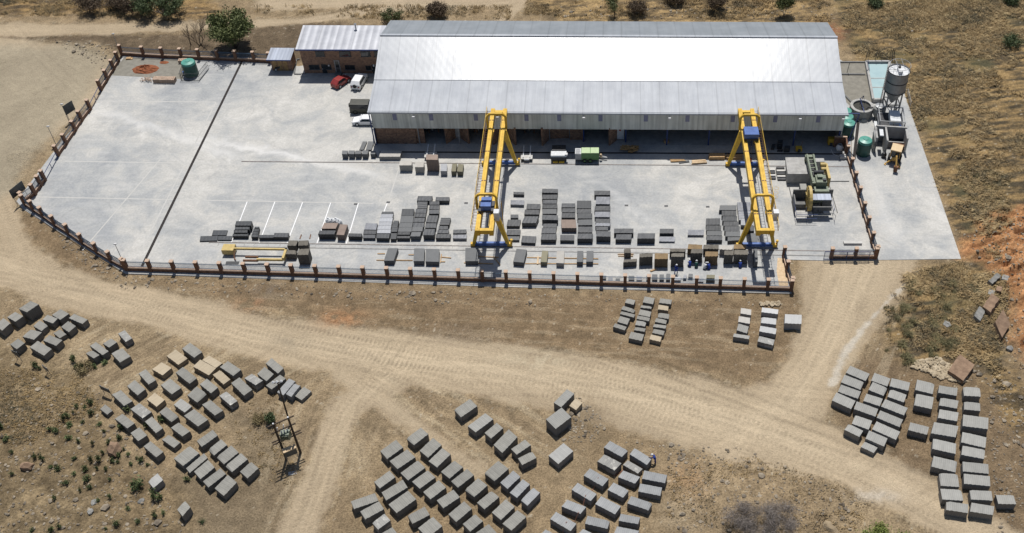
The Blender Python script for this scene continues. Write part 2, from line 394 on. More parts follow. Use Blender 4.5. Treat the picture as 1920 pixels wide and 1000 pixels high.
def poly_dist(x, y, poly):
    d, _, _ = dist_line(x, y, list(poly)+[poly[0]], [0]*(len(poly)+1)); d = np.abs(d)
    return np.where(in_poly(x, y, poly), -d, d)
YARD = W([(233, 104), (455, 114), (560, 122), (700, 60), (1600, 60), (1632, 118), (1676, 118), (1700, 185), (1802, 486), (1643, 489),
          (1546, 489), (1476, 487), (1484, 549), (944, 537), (238, 513), (46, 392), (33, 376), (150, 205)])
ROADS = [
 ([(-60, 470), (20, 500), (130, 545), (300, 578), (480, 628), (700, 665), (900, 690), (1100, 725), (1300, 770), (1450, 812), (1600, 870), (1750, 945), (1900, 1040)],
  [4, 3.5, 3.2, 3.2, 3.6, 4.4, 4.6, 5, 5.6, 5, 3.8, 3.4, 3.3]),
 ([(-10, 300), (6, 400), (30, 470), (80, 520), (200, 560)], [2, 2, 2.2, 3, 3]),
 ([(1608, 470), (1600, 520), (1572, 600), (1530, 690), (1480, 760), (1380, 800)], [8.6, 7.2, 5.0, 3.6, 4.5, 5.5]),
 ([(760, 690), (650, 760), (612, 850), (560, 1000), (540, 1060)], [3.2, 2.2, 2.0, 2.3, 2.3]),
 ([(640, 700), (740, 770), (830, 835), (900, 885)], [1.6, 1.2, 1.1, .9]),
 ([(-40, 290), (60, 230), (130, 180), (160, 130), (100, 100), (-40, 90)], [4, 6, 5.5, 4, 3, 4]),
 ([(-60, 210), (40, 160)], [9, 9]),
 ([(-40, 58), (300, 52), (560, 40), (760, 12), (960, 4), (1000, -30)], [2.2, 1.6, 1.0, 1.6, 1.6, 1.6]),
 ([(500, 8), (800, 2), (1000, -12)], [2.4, 2.2, 2]),
 ([(930, 45), (975, 10), (1000, -30)], [1.6, 1.4, 1.5]),
]
GRASS = W([(1555, -80), (2100, -80), (2050, 420), (1900, 400), (1850, 470), (1810, 492), (1700, 190), (1610, 112), (1575, 60)])
GRASS2 = W([(1725, 500), (1810, 488), (1870, 430), (1905, 560), (1890, 700), (2000, 800), (1900, 800), (1830, 690), (1700, 690), (1650, 640), (1680, 560)])
REDBANK = W([(1785, 470), (1815, 440), (1855, 412), (1905, 395), (2000, 380), (2050, 700), (1930, 680), (1885, 640), (1900, 560), (1862, 520), (1850, 480), (1800, 480)])
SLOPE = W([(-60, 640), (30, 665), (140, 690), (190, 745), (230, 850), (330, 930), (370, 1010), (-60, 1060)])
BACKGR = W([(960, -80), (1560, -80), (1560, 70), (1100, 55), (980, 20)])
BACKL = W([(-60, -80), (340, -80), (420, 40), (250, 28), (-60, 25)])
DARKB = W([(225, 66), (470, 55), (560, 42), (720, 50), (730, 100), (500, 125), (235, 108), (190, 80), (0, 78), (0, 66)])
BANDF = W([(60, 400), (240, 520), (950, 545), (1490, 560), (1500, 640), (1440, 715), (1200, 680), (900, 650), (600, 590), (330, 545), (120, 510), (30, 420)])
DARKR = W([(1560, 690), (1700, 660), (1880, 690), (2000, 780), (2000, 1050), (1850, 1050), (1700, 940), (1590, 860)])
GREYP = W([(420, 760), (520, 770), (560, 880), (520, 1010), (380, 1030), (330, 900), (450, 850)])
LOT = W([(0, 83), (180, 90), (195, 120), (150, 200), (60, 290), (15, 360), (-50, 380), (-50, 90)])
GB = G(1440, 955)
def spot(x, y, p, r, sq=2.):
    c = G(*p); return np.exp(-(((x-c[0])/(r*sq))**2+((y-c[1])/r)**2))
TRACKS = [[(-20, 560), (120, 528), (330, 570), (520, 625), (760, 672), (1000, 702), (1200, 760)], [(480, 585), (700, 622), (900, 655), (1080, 705), (1300, 790), (1500, 870), (1700, 962), (1860, 1020)],
 [(735, 690), (660, 765), (610, 860), (575, 1010)], [(700, 700), (620, 800), (570, 900), (520, 1010)], [(750, 735), (860, 838), (960, 930)], [(790, 720), (900, 800), (1010, 885)], [(1590, 490), (1560, 580), (1520, 660), (1460, 740), (1380, 850)],
 [(1180, 690), (1300, 735), (1360, 830), (1385, 905)], [(20, 380), (60, 460), (200, 540), (330, 592)], [(1340, 700), (1430, 730), (1520, 815), (1700, 920)], [(600, 575), (900, 602), (1120, 645), (1240, 690)], [(1640, 490), (1600, 560), (1540, 640)],
 [(640, 640), (850, 690), (1050, 690), (1300, 720), (1420, 730)], [(330, 610), (560, 660), (720, 720), (860, 760)], [(-10, 500), (60, 510), (150, 560), (280, 600)]]
def tracks(x, y):
    k = np.ones(x.shape)
    for i, t in enumerate(TRACKS+[[(p_[0]+dx_, p_[1]+dy_) for p_ in t_] for t_, dx_, dy_ in ((TRACKS[0], 10, 26), (TRACKS[1], -30, 22), (TRACKS[1], 20, -24), (TRACKS[6], 40, 6), (TRACKS[6], -26, -4), (TRACKS[12], 30, 40), (TRACKS[9], -20, 34), (TRACKS[2], 14, 6), (TRACKS[0], 60, -18))]):
        d, ac, al = dist_line(x, y, W(t), [0]*len(t)); d = np.abs(ac)
        for o in (.95,):
            m_ = np.exp(-((d-o)/.28)**2)*(np.abs(d) < 3)*sm(.38, .6, vnoise(al*.12, al*0+i, 500+i)); k = k*(1-m_*(.06+.13*np.sin(al*2*math.pi/.62)))
        m_ = np.exp(-((d-.45)/.22)**2); k = k*(1+.05*m_)
    return k
def terrain(x, y, full=False):
    wob = (fbm(x*.22, y*.22, 5)-.5)*5; wob2 = (fbm(x*1.1, y*1.1, 9, 3)-.5)*1.8; e = wob*.6+wob2
    best = np.full(x.shape, 1e9); ac = np.zeros(x.shape); al = np.zeros(x.shape)
    for pts, ws in ROADS:
        d, a, l = dist_line(x, y, W(pts), ws); k = d < best
        best = np.where(k, d, best); ac = np.where(k, a, ac); al = np.where(k, l, al)
    road = 1-sm(-.6, .7, best+e*.55)
    dy = poly_dist(x, y, YARD); free = sm(.1, 2.2, dy)
    red = 1-sm(-2, 2, poly_dist(x, y, REDBANK)+e)
    grass = np.maximum(1-sm(-1.5, 2, poly_dist(x, y, GRASS)+e), 1-sm(-2, 2, poly_dist(x, y, GRASS2)+e))
    slope = 1-sm(-2, 2.5, poly_dist(x, y, SLOPE)+e)
    rough = np.clip(np.maximum.reduce([grass, red, slope, 1-sm(-1, 3, poly_dist(x, y, BACKGR)), 1-sm(-1, 3, poly_dist(x, y, BACKL))]), 0, 1)
    n1 = fbm(x*.9, y*.9, 21, 5); n2 = fbm(x*2.6, y*2.6, 31, 3)
    z = (n1-.5)*(.10+.30*rough)+(n2-.5)*(.05+.14*rough)
    streak = fbm(ac*2.4, al*.16+ac*.1, 41, 4); tread = np.sin(al*7.2+np.sin(ac*2.3)*1.6)*sm(.52, .66, fbm(ac*1.6, al*.07, 47, 3))
    z = z*(1-.75*road)+road*(-.05+(streak-.5)*.14+tread*.018)
    z = z+red*(fbm(x*.35+y*.25, y*.9-x*.5, 55, 4)-.30)*2.6*sm(44, 60, x)+1.1*np.exp(-(((x-GB[0])/9)**2+((y-GB[1])/4.5)**2))*(.8+.5*(n1-.5))
    berm = np.exp(-((best+e*.5-.5)/.38)**2)*sm(.38, .62, fbm(x*.6, y*.6, 91, 3)); z = z+.14*berm*sm(1.5, 4, dy)
    z = z*free-.03*(1-free)
    z = np.where(dy < .6, np.minimum(z, .0), z)
    if not full: return z
    c = lambda r, g, b: np.array([r, g, b])[None, :]
    t = n1[:, None]; t2 = n2[:, None]
    big = fbm(x*.09, y*.09, 61, 4)[:, None]
    soil = c(.215, .157, .093)*(1-big)+c(.325, .25, .157)*big
    soil = soil*(.62+.72*t)*(.82+.36*t2)
    rut = fbm((x+y)*.5, (x-y)*2.1, 77, 4)[:, None]
    col = soil*(.86+.28*rut)
    def lay(mask, rgb, k=1.):
        nonlocal col
        m = (np.clip(mask, 0, 1)*k)[:, None]; col = col*(1-m)+rgb*m
    pd = lambda poly, a=-2., b=2.5: 1-sm(a, b, poly_dist(x, y, poly)+e)
    lay(pd(BANDF), c(.19, .135, .08)*(.62+.8*t)*(.8+.4*t2), .9)
    lay(pd(DARKR), c(.165, .118, .072)*(.6+.85*t)*(.8+.4*t2), .85)
    lay(pd(GREYP), c(.15, .118, .078)*(.6+.8*t), .65)
    lay(slope, (c(.125, .09, .05)*(1-big)+c(.225, .17, .10)*big)*(.3+1.35*t)*(.5+1.0*t2), .9)
    gd = fbm(x*.35+y*.2, y*1.3-x*.25, 83, 5)[:, None]; g3 = fbm(x*.12, y*.12, 87, 3)[:, None]
    gd = sm(.3, .72, gd); gcol = (c(.065, .053, .035)*(1-gd)+c(.30, .205, .095)*gd)*(.55+.85*t2)
    gcol = gcol*(1-.5*sm(.5, .75, g3))+c(.085, .088, .045)*.5*sm(.5, .75, g3)
    lay(grass, gcol, .95)
    lay(pd(BACKGR), (c(.10, .075, .045)*(1-gd)+c(.36, .25, .12)*gd)*(.65+.7*t2), .9)
    lay(pd(BACKL), (c(.075, .055, .035)*(1-gd)+c(.30, .20, .09)*gd)*(.65+.7*t2), .9)
    lay(pd(DARKB, -1, 1), c(.105, .078, .052)*(.6+.8*t)*(.8+.4*t2), .85)
    lay(red, (c(.30, .13, .055)*(1-t)+c(.52, .28, .13)*t)*(.45+1.1*rut)*(.7+.6*t2), .9)
    fade = sm(0, 6, -best)[:, None]
    rc = c(.395, .315, .215)*(1-fade)+c(.495, .402, .28)*fade
    rc = rc*(.90+.20*streak[:, None])*(.93+.14*t)*(1+.05*tread[:, None])*(.9+.2*big)
    lay(road, rc, .93)
    lay(berm*sm(.45, .6, n2), c(.15, .115, .07), .45); lay(berm*sm(.55, .4, n2), c(.45, .38, .27), .35)
    lay(pd(LOT), c(.30, .26, .19)*(.85+.3*t)*(.85+.3*big), .8)
    # scraped and driven marks, aligned the way the loaders work
    for ang, reg, seed_ in ((.75, W([(150, 600), (560, 640), (600, 760), (420, 780), (150, 720)]), 301), (-.62, W([(650, 690), (1100, 720), (1080, 850), (900, 900), (700, 800)]), 311), (-.1, W([(300, 530), (1500, 560), (1480, 700), (900, 690), (400, 620)]), 321), (1.1, W([(1550, 560), (1700, 580), (1700, 760), (1550, 700)]), 331), (.5, W([(1560, 850), (1750, 900), (1800, 1000), (1600, 900)]), 341), (1.45, W([(500, 740), (700, 740), (650, 1010), (500, 1010)]), 351)):
        ux, uy = math.cos(ang), math.sin(ang); a_ = x*ux+y*uy; b_ = -x*uy+y*ux
        s_ = fbm(b_*1.5, a_*.16, seed_, 3); mk = pd(reg, -3, 3)
        q_ = (.45 if seed_ == 321 else .75)*(1-.6*road); lay(mk*sm(.56, .66, s_), c(.45, .375, .26)*(.8+.4*t), .45*q_); lay(mk*sm(.44, .36, s_), c(.13, .095, .06)*(.7+.6*t), .5*q_)
    col = col*tracks(x, y)[:, None]
    # chalky edge of the loading road, orange and grey spills
    ex, _, _ = dist_line(x, y, W([(1722, 508), (1640, 590), (1585, 660), (1560, 720)]), [.0, .15, .3, .5])
    lay(1-sm(-.25, .45, ex+wob2*.5), c(.55, .52, .46)*(.75+.5*t), .6)
    for p, r_, rgb, k, sq in (((640, 598), 1.5, (.40, .19, .085), .55, 1.9), ((470, 570), 1.2, (.36, .19, .10), .45, 1.9), ((505, 545), 1.6, (.13, .12, .11), .4, 1.5),
                          ((1290, 905), 2.6, (.34, .2, .1), .45, .8), ((1552, 60), 3, (.25, .10, .05), .9, 1.0), ((860, 625), 2.0, (.15, .12, .09), .35, 2.4),
                          ((1000, 675), 1.5, (.5, .44, .32), .35, 3), ((1270, 960), 3, (.30, .24, .16), .6, .9), ((1090, 790), 4, (.15, .11, .065), .6, .9), ((540, 640), 1.8, (.15, .13, .10), .35, 1.4),
                          ((1690, 740), 3., (.16, .11, .06), .5, 1.4), ((1640, 930), 0.9, (.5, .46, .4), .5, 3)):
        lay(spot(x, y, p, r_, sq)*sm(.25, .6, n1)*1.5*(.6+.4*n2), c(*rgb)*(.7+.6*t), k)
    # small stones and clods
    st = vnoise(x*3.9, y*3.9, 101); k = sm(.90, .96, st)*(1-.85*road)*sm(.42, .55, n1)
    lay(k, c(.46, .41, .32), .7)
    k = sm(.90, .96, vnoise(x*3.3+9, y*3.3, 103))*(1-.9*road)*sm(.4, .6, n1); lay(k, c(.06, .045, .03), .55)
    return z, np.clip(col, .01, .9), 1-.6*road
def axis(core0, core1, step, far0, far1):
    a = list(np.arange(core0, core1+1e-6, step)); s = step; v = core0; lo = []
    while v > far0: s *= 1.35; v -= s; lo.append(v)
    s = step; v = core1; hi = []
    while v < far1: s *= 1.35; v += s; hi.append(v)
    return np.array(lo[::-1]+a+hi)
xs = axis(-122, 86, .2, -1500, 1500); ys = axis(60, 183, .2, -1200, 1800)
XX, YY = np.meshgrid(xs, ys); nx, ny = len(xs), len(ys)
fx_, fy_ = XX.ravel(), YY.ravel()
zz, cc, rg_ = terrain(fx_, fy_, True)
core = (fx_ > -150) & (fx_ < 110) & (fy_ > 30) & (fy_ < 230); zz = np.where(core, zz, -.05)
me = bpy.data.meshes.new('ground'); me.vertices.add(nx*ny)
me.vertices.foreach_set('co', np.stack([fx_, fy_, zz], 1).astype(np.float32).ravel())
ii = (np.arange(ny-1)[:, None]*nx+np.arange(nx-1)[None, :]).ravel()
quads = np.stack([ii, ii+1, ii+1+nx, ii+nx], 1).astype(np.int32)
me.loops.add(quads.size); me.loops.foreach_set('vertex_index', quads.ravel())
me.polygons.add(len(quads)); me.polygons.foreach_set('loop_start', np.arange(0, quads.size, 4, dtype=np.int32))
me.update(calc_edges=True)
at = me.color_attributes.new('soil', 'FLOAT_COLOR', 'POINT')
at.data.foreach_set('color', np.concatenate([cc, rg_[:, None]], 1).astype(np.float32).ravel())
me.polygons.foreach_set('use_smooth', [True]*len(quads))
m, nt, b = new_mat('soil', .95); ca = nt.nodes.new('ShaderNodeVertexColor'); ca.layer_name = 'soil'
v = mapping(nt); n = noise(nt, 4.5, 5, .75, v); n2 = noise(nt, 1.3, 5, .7, v)
r = ramp(nt, [(.34, (.52, .51, .49)), (.5, (1, 1, 1)), (.67, (1.42, 1.41, 1.38))]); nt.links.new(n.outputs[0], r.inputs[0])
nt.links.new(mix(nt, ca.outputs[1], ca.outputs[0], r.outputs[0], 'MULTIPLY'), b.inputs['Base Color'])
b.inputs['Specular IOR Level'].default_value = .15
bump(nt, b, math_(nt, 'ADD', n.outputs[0], n2.outputs[0]), .8, .24)
me.materials.append(m)
go = bpy.data.objects.new('ground', me); COL.objects.link(go); tag(go, kind='structure')
def zat(x, y): return float(terrain(np.array([float(x)]), np.array([float(y)]))[0])
# ---------------------------------------------------------------- concrete sheets
def sheet_of(name, pts, z, mat, thick=.12):
    return MB().prism(pts, z-thick, z).build(name, mat)
ysheet = sheet_of('yard_paving', W([(232, 103), (520, 116), (560, 125), (712, 95), (1553, 98), (1584, 118), (1598, 120), (1596, 292), (1645, 488), (1544, 489), (1476, 487.5), (1484, 551), (944, 538.5), (236, 514), (44, 393), (31, 378), (118, 262), (176, 200)]), .045, 'concrete_yard')
tag(ysheet, kind='structure')
asheet = sheet_of('apron_paving', W([(1597, 120), (1676, 120), (1697, 180), (1802, 486), (1646, 488), (1597, 292)]), .041, 'concrete_apron', .3)
tag(asheet, kind='structure')
dirtp = sheet_of('dirt_patch', W([(233, 108), (345, 113), (343, 149), (207, 142)]), .052, 'settling_floor', .02); tag(dirtp, kind='structure')
spill = sheet_of('sand_spill', W([(1458, 484), (1474, 486), (1478, 540), (1462, 542), (1456, 510)]), .049, 'timber_pale', .002); tag(spill, kind='structure')
# drain, parking lines, rails, joints
def strip(mb, p, q, w_, z0, z1, world=False):
    a = Vector(p if world else G(*p)); b_ = Vector(q if world else G(*q)); d = (b_-a).normalized(); n = Vector((-d.y, d.x))*w_/2
    return mb.prism([tuple(a-n), tuple(b_-n), tuple(b_+n), tuple(a+n)], z0, z1)
tag(strip(MB(), (455, 113), (265, 503), .42, .03, .053).build('drain_channel', 'drain_black'), kind='structure')
ml = MB()
for p, q in (((463.5, 379), (434, 455)), ((515.5, 379), (486, 456)), ((567.5, 380), (538, 457)), ((620, 381), (594, 458)), ((672, 382), (649, 459)), ((726, 382), (719, 400))):
    strip(ml, p, q, .13, .047, .0505)
tag(ml.build('parking_line', 'white_paint'), kind='structure')
mj = MB(); jz = .0462
for p, q in (((180, 190), (404, 192)), ((122, 303), (330, 306)), ((405, 192), (265, 470)), ((750, 310), (727, 382)), ((65, 370), (700, 382)), ((330, 306), (450, 310)), ((155, 470), (300, 300))):
    jz += .0006; strip(mj, p, q, .22, .046, jz)
tag(mj.build('paving_joint', 'joint_pale'), kind='structure')
mr = MB().mat('rail_steel'); mr2 = MB()
strip(mr, (453, 303.6), (1592, 313.4), .16, .03, .10); strip(mr, (392, 455.2), (1638, 472.5), .16, .03, .10)
tag(mr.build('crane_rails', 'rail_steel'), kind='structure')
strip(mr2, (432, 462.5), (1625, 481), .25, .04, .12)
a, b_ = G(410, 462), G(1500, 478)
for i in range(48):
    t = i/47+random.uniform(-.004, .004); p = (a[0]+(b_[0]-a[0])*t, a[1]+(b_[1]-a[1])*t)
    mr2.box(p[0]-.04, p[1], .045, p[0]+.04, p[1]+.85, .09)
tag(mr2.build('cable_kerb', 'cement_wall'), kind='structure')
tag(strip(MB(), (712, 285.5), (1583, 289.5), .35, .03, .054).build('shed_gutter_channel', 'drain_black'), kind='structure')
# ================================================================ FENCES
def fence(name, pillars, label, gaps=(), wall=True, h=2.15, apron=False):
    """pillars: picture positions of the pillar feet; a low brick wall with coping and blue palisade bars between"""
    W_ = [Vector(G(*p)) for p in pillars]; root = empty(name, (W_[0].x, W_[0].y, 0), label=label, cat='fence', group='brick pillar fences round the yard')
    o = W_[0]
    for i, p in enumerate(W_):
        q = W_[min(i+1, len(W_)-1)]-W_[max(i-1, 0)]; ang = math.atan2(q.y, q.x)
        mb = MB().mat('brick_fence').box(-.24, -.24, 0, .24, .24, h)
        mb.mat('brick_cap').box(-.29, -.29, h, .29, .29, h+.09)
        mb.build('pillar', None, root, (p.x-o.x, p.y-o.y, 0), ang)
    mw = MB(); mp = MB()
    for i, (p, q) in enumerate(zip(W_, W_[1:])):
        if i in gaps: continue
        d = (q-p); L = d.length; d.normalize(); n = Vector((-d.y, d.x)); a = p-o+d*.24; b_ = q-o-d*.24
        def quad(w_): return [tuple(a-n*w_), tuple(b_-n*w_), tuple(b_+n*w_), tuple(a+n*w_)]
        if wall:
            mw.mat('brick_fence').prism(quad(.13), 0, .62); mw.mat('brick_cap').prism(quad(.17), .62, .70)
        z0 = .70 if wall else .1
        for z in (z0+.18, 1.72):
            mp.bar((a.x, a.y, z), (b_.x, b_.y, z), .05, .06)
        k = int(L/.16)
        for j in range(1, k):
            c = a+(b_-a)*j/k; mp.bar((c.x, c.y, z0), (c.x, c.y, 1.93), .035, .02)
    if mw.v: mw.build('low_wall', None, root)
    if mp.v: mp.build('palisade_panel', 'palisade', root)
    return root
n = 28
front = [(240+(1482.5-240)*i/n, 507.5+(545.5-507.5)*i/n) for i in range(n+1)]
fence('front_fence', front, 'long brick pillar fence with palisade bars along the dirt road')
fence('corner_fence', [(49, 386), (65, 397), (83, 409), (105, 425), (131, 441), (157, 459), (184, 476), (210, 492), (236, 505.5)], 'slanting brick pillar fence running from the left corner to the long fence')
fence('gate_fence', [(46, 381), (66.5, 366), (77.5, 350), (85, 340)], 'short brick pillar fence above the left corner beside the signboard')
fence('side_fence', [(110, 293), (125, 272), (142, 247), (154, 228), (170, 207)], 'brick pillar fence on the left side between the two blue gates')
fence('upper_fence', [(190, 170), (202, 151), (214, 132), (223, 117)], 'brick pillar fence of four pillars left of the red soil heap')
fence('back_fence', [(229.5, 104), (271, 107), (307, 109), (342, 110.5), (375, 112), (410, 113.5), (444, 115), (478, 116.5), (507, 118)], 'back fence of brick pillars in front of the trees')
fence('return_fence', [(1483.5, 541), (1475, 510), (1469, 483)], 'short brick pillar fence at the right end of the long fence')
fence('entrance_fence', [(1557.5, 485.5), (1602, 485.5), (1640, 485.5)], 'short brick pillar fence facing the pale loading road')
fence('east_fence', [(1642, 482), (1634, 456), (1626, 427), (1618, 400), (1610, 371), (1602, 343), (1595, 317), (1587, 293)], 'brick pillar fence between the machine yard and the empty right apron')
def gate(name, p, q, label, h=1.7, step=.15):
    a, b_ = Vector(G(*p)), Vector(G(*q)); root = empty(name, (a.x, a.y, .05), label=label, cat='gate'); d = b_-a
    fr = MB(); bars = MB()
    for z in (.1, h): fr.bar((0, 0, z), (d.x, d.y, z), .07, .07)
    for t in (0, .5, 1): fr.bar((d.x*t, d.y*t, .05), (d.x*t, d.y*t, h), .07)
    k = int(d.length/step)
    for j in range(1, k): bars.bar((d.x*j/k, d.y*j/k, .1), (d.x*j/k, d.y*j/k, h), .03)
    fr.build('gate_frame', 'frame_blue', root); bars.build('gate_bar', 'palisade', root)
gate('sliding_gate', (87, 338), (109, 297), 'blue sliding gate in the lower gap of the left fence', 1.1, 3.)
gate('sliding_gate', (172, 206), (189, 173), 'blue sliding gate in the upper gap of the left fence', 1.1, 3.)
gate('palisade_gate', (1544, 487.5), (1628, 488), 'dark blue barred gate slid across behind the entrance pillars', 1.6)
# ================================================================ SIGNBOARDS, LAMPS
def board(name, c, ang, w_, h_, z0, label, lean=0.):
    x, y = c; root = empty(name, (x, y, 0), ang, label, 'signboard')
    MB().box(-w_/2, -.03, z0, w_/2, .03, z0+h_).build('board', 'sign_back', root)
    for s in (-1, 1): MB().tube((s*w_*.42, .06, -.2), (s*w_*.42, .06, z0+h_*.98), .04).build('post', 'steel_grey', root)
    MB().tube((-w_*.45, .05, z0+h_*.5), (w_*.45, .05, z0+h_*.5), .025).build('rail', 'steel_grey', root)
board('signboard', G(139, 224), R(62), 1.9, 1.8, 1.5, 'dark signboard on two posts outside the upper left fence')
board('signboard', G(44, 378), R(68), 2.6, 1.6, 1.6, 'dark signboard on two posts outside the left corner of the yard')
board('signboard', G(37, 677), R(-25), 1.0, .7, 1.3, 'small dark signboard below the upper left block group')
board('signboard', G(92, 703), R(-35), 1.0, .7, 1.0, 'small dark signboard among weeds left of the curved blocks')
board('signboard', G(203, 742), R(-25), 1.6, .8, .9, 'small dark signboard beside the westmost block diagonal')
def lamp_post(c, h, label, head=1):
    root = empty('floodlight_pole', (*c, 0), label=label, cat='floodlight')
    MB().tube((0, 0, 0), (0, 0, h), .055, .04).build('pole', 'steel_grey', root)
    MB().hexa([(-.22, -.05, h), (.22, -.05, h), (.18, .3, h-.12), (-.18, .3, h-.12)], [(-.22, -.02, h+.14), (.22, -.02, h+.14), (.18, .33, h), (-.18, .33, h)]).build('lamp_head', 'lamp_grey', root)
lamp_post(G(227, 103.5), 4.4, 'thin floodlight pole at the back left corner of the yard')
lamp_post(G(130, 229), 3.6, 'thin floodlight pole close to the upper signboard')
lamp_post(G(105, 271), 3.6, 'thin floodlight pole at the lower blue gate')
lamp_post(G(232, 494), 3.8, 'thin floodlight pole where slanting and long fences meet')
# ================================================================ STONE BLOCKS
def stone(name, pts, h, mat, z0=0., rough=.035, n=None, seed=0, layers=1):
    """a quarried block from its four top corners (order: front left, back left, back right, front right); uneven saw-and-drill faces"""
    rd = random.Random(seed); P0, P1, P2, P3 = [Vector((p[0], p[1], 0)) for p in pts]
    c = (P0+P1+P2+P3)/4; a01 = (P1-P0).length; a12 = (P2-P1).length
    if a12 >= a01: A, B, C, D = P0, P1, P2, P3          # long way: P1->P2
    else: A, B, C, D = P3, P0, P1, P2                   # long way: P0->P1
    ang = math.atan2((C-B).y, (C-B).x); L = (C-B).length
    n = n or max(3, min(16, int(L/.24))); rot = Matrix.Rotation(-ang, 3, 'Z')
    la, lb, lc, ld = [rot @ (p-c) for p in (A, B, C, D)]
    mb = MB(); ring = []; lay = layers
    zs = [0]+[h*(i+1)/(lay*2) for i in range(lay*2)]
    chip0 = rd.random() < .22 and rough > .03; chip1 = rd.random() < .22 and rough > .03; cs_ = rd.uniform(.05, .2); ce_ = rd.uniform(.05, .22)
    for i in range(n+1):
        t = i/n; f = la.lerp(ld, t); k = lb.lerp(lc, t); g = rough*1.1*(1 if i % 2 else -1)*rd.uniform(.2, 1)
        dz = rough*.5*(1 if i % 2 else -1)*rd.uniform(.2, 1); bx = rd.uniform(-rough, rough)*.6
        col = []
        for j, z in enumerate(zs):
            ins = -.03 if (layers > 1 and j % 2 == 0 and 0 < j < len(zs)-1) else 0
            col.append((f.x+bx, f.y+g*.5-ins+rd.uniform(-rough, rough)*.4, z+(dz if j == len(zs)-1 else 0)))
        mid = f.lerp(k, .5); col.append((mid.x+bx, mid.y, h+dz+rd.uniform(-1, 1)*rough*.5))
        for j, z in reversed(list(enumerate(zs))):
            ins = -.03 if (layers > 1 and j % 2 == 0 and 0 < j < len(zs)-1) else 0
            col.append((k.x+bx, k.y-g*.5+ins+rd.uniform(-rough, rough)*.4, z+(dz if j == len(zs)-1 else 0)))
        for hit, at_, k_ in ((chip0, i, cs_), (chip1, n-i, ce_)):
            if hit and at_ <= 1:
                w_c = 1. if at_ == 0 else .4; top_ = h*.55
                col = [(x_*(1-.10*w_c), y_*(1-.25*k_*w_c), z_-(k_*w_c*(1 if y_ > 0 else .35) if z_ > top_ else 0)) for x_, y_, z_ in col]
        ring.append(col)
    m_ = len(ring[0]); vs = [p for r_ in ring for p in r_]; fs = []
    for i in range(n):
        for j in range(m_-1):
            fs.append((i*m_+j, (i+1)*m_+j, (i+1)*m_+j+1, i*m_+j+1))
        fs.append((i*m_+m_-1, (i+1)*m_+m_-1, (i+1)*m_, i*m_))
    fs.append(tuple(range(m_))); fs.append(tuple(range(n*m_+m_-1, n*m_-1, -1)))
    mb.add(vs, fs)
    return mb.build(name, mat, None, (c.x, c.y, z0), ang)
LOOK = {'g': ('granite_grey', 'grooved grey'), 'b': ('granite_blue', 'bluish grey'), 'l': ('granite_light', 'light grey'), 't': ('granite_tan', 'pale tan'),
        'x': ('granite_pale', 'pale grey'), 'w': ('granite_white', 'whitish'), 's': ('granite_streaky', 'white-streaked grey'), 'r': ('granite_rust', 'rust-topped dark'), 'k': ('granite_raw', 'rough dark'),
        'd': ('slab_dark', 'charcoal'), 'm': ('slab_mid', 'dark grey'), 'p': ('slab_polished', 'pale polished'), 'v': ('slab_silver', 'silver streaked'),
        'n': ('slab_brown', 'brown'), 'y': ('slab_grey', 'mid grey'), 'c': ('slab_cream', 'cream'), 'o': ('slab_olive', 'olive')}
cnt = [0]
def rows(name, cat, group, ox, oy, sc, h, look, data, place, order='down', each='row', rough=.035, z0=0., layers=1):
    """data: lists separated by ';' of blocks 'x,y x,y x,y [hN] [look]' giving three top corners; place: one description per list"""
    for line, where in zip([l for l in data.split('|')], place):
        blocks = [q for q in line.strip().split(';') if q.strip()]; N = len(blocks)
        for i, q in enumerate(blocks):
            tok = q.split(); hh = h; lk = look; zz0 = z0; ly = layers; c3 = []
            for t in tok:
                if ',' in t: a_, b__ = t.split(','); c3.append((ox+float(a_)/sc, oy+float(b__)/sc))
                elif t[0] == 'h': hh = float(t[1:])
                elif t[0] == 'z': zz0 = float(t[1:])
                elif t[0] == 'L': ly = int(t[1:])
                else: lk = t
            P = [Vector(G(x_, y_, hh+zz0)) for x_, y_ in c3]; P.append(P[0]+P[2]-P[1])
            mat, adj = LOOK[lk]; cnt[0] += 1
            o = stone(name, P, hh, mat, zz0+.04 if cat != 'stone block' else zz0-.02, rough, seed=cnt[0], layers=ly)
            noun = 'granite block' if cat == 'stone block' else 'slab stack'
            wh = ('in the '+where[7:]) if where.startswith('of the ') else ('in '+where[3:]) if where.startswith('of ') else where
            pos = f'{ORD[i]} of {NUM[N-1]} {wh}' if N > 1 else where
            lab = f'{adj} {noun}, {pos}'
            if len(lab.replace('-', ' ').split()) > 16: print('LONG', lab)
            tag(o, lab, cat, group)
BG = 'granite blocks set out on the bare ground'
BF = 'granite_block'
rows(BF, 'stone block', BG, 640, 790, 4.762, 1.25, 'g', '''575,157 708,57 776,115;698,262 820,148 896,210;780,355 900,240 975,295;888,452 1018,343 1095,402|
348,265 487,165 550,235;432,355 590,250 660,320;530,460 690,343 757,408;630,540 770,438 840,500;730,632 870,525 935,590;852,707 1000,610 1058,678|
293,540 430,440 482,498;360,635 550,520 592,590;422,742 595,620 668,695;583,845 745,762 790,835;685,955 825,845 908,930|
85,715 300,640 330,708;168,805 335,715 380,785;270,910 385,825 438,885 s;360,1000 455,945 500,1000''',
 ['down the track-side diagonal, bottom centre field', 'down the second diagonal, bottom centre field', 'down the third diagonal, bottom centre field', 'down the leftmost diagonal, bottom centre field'])
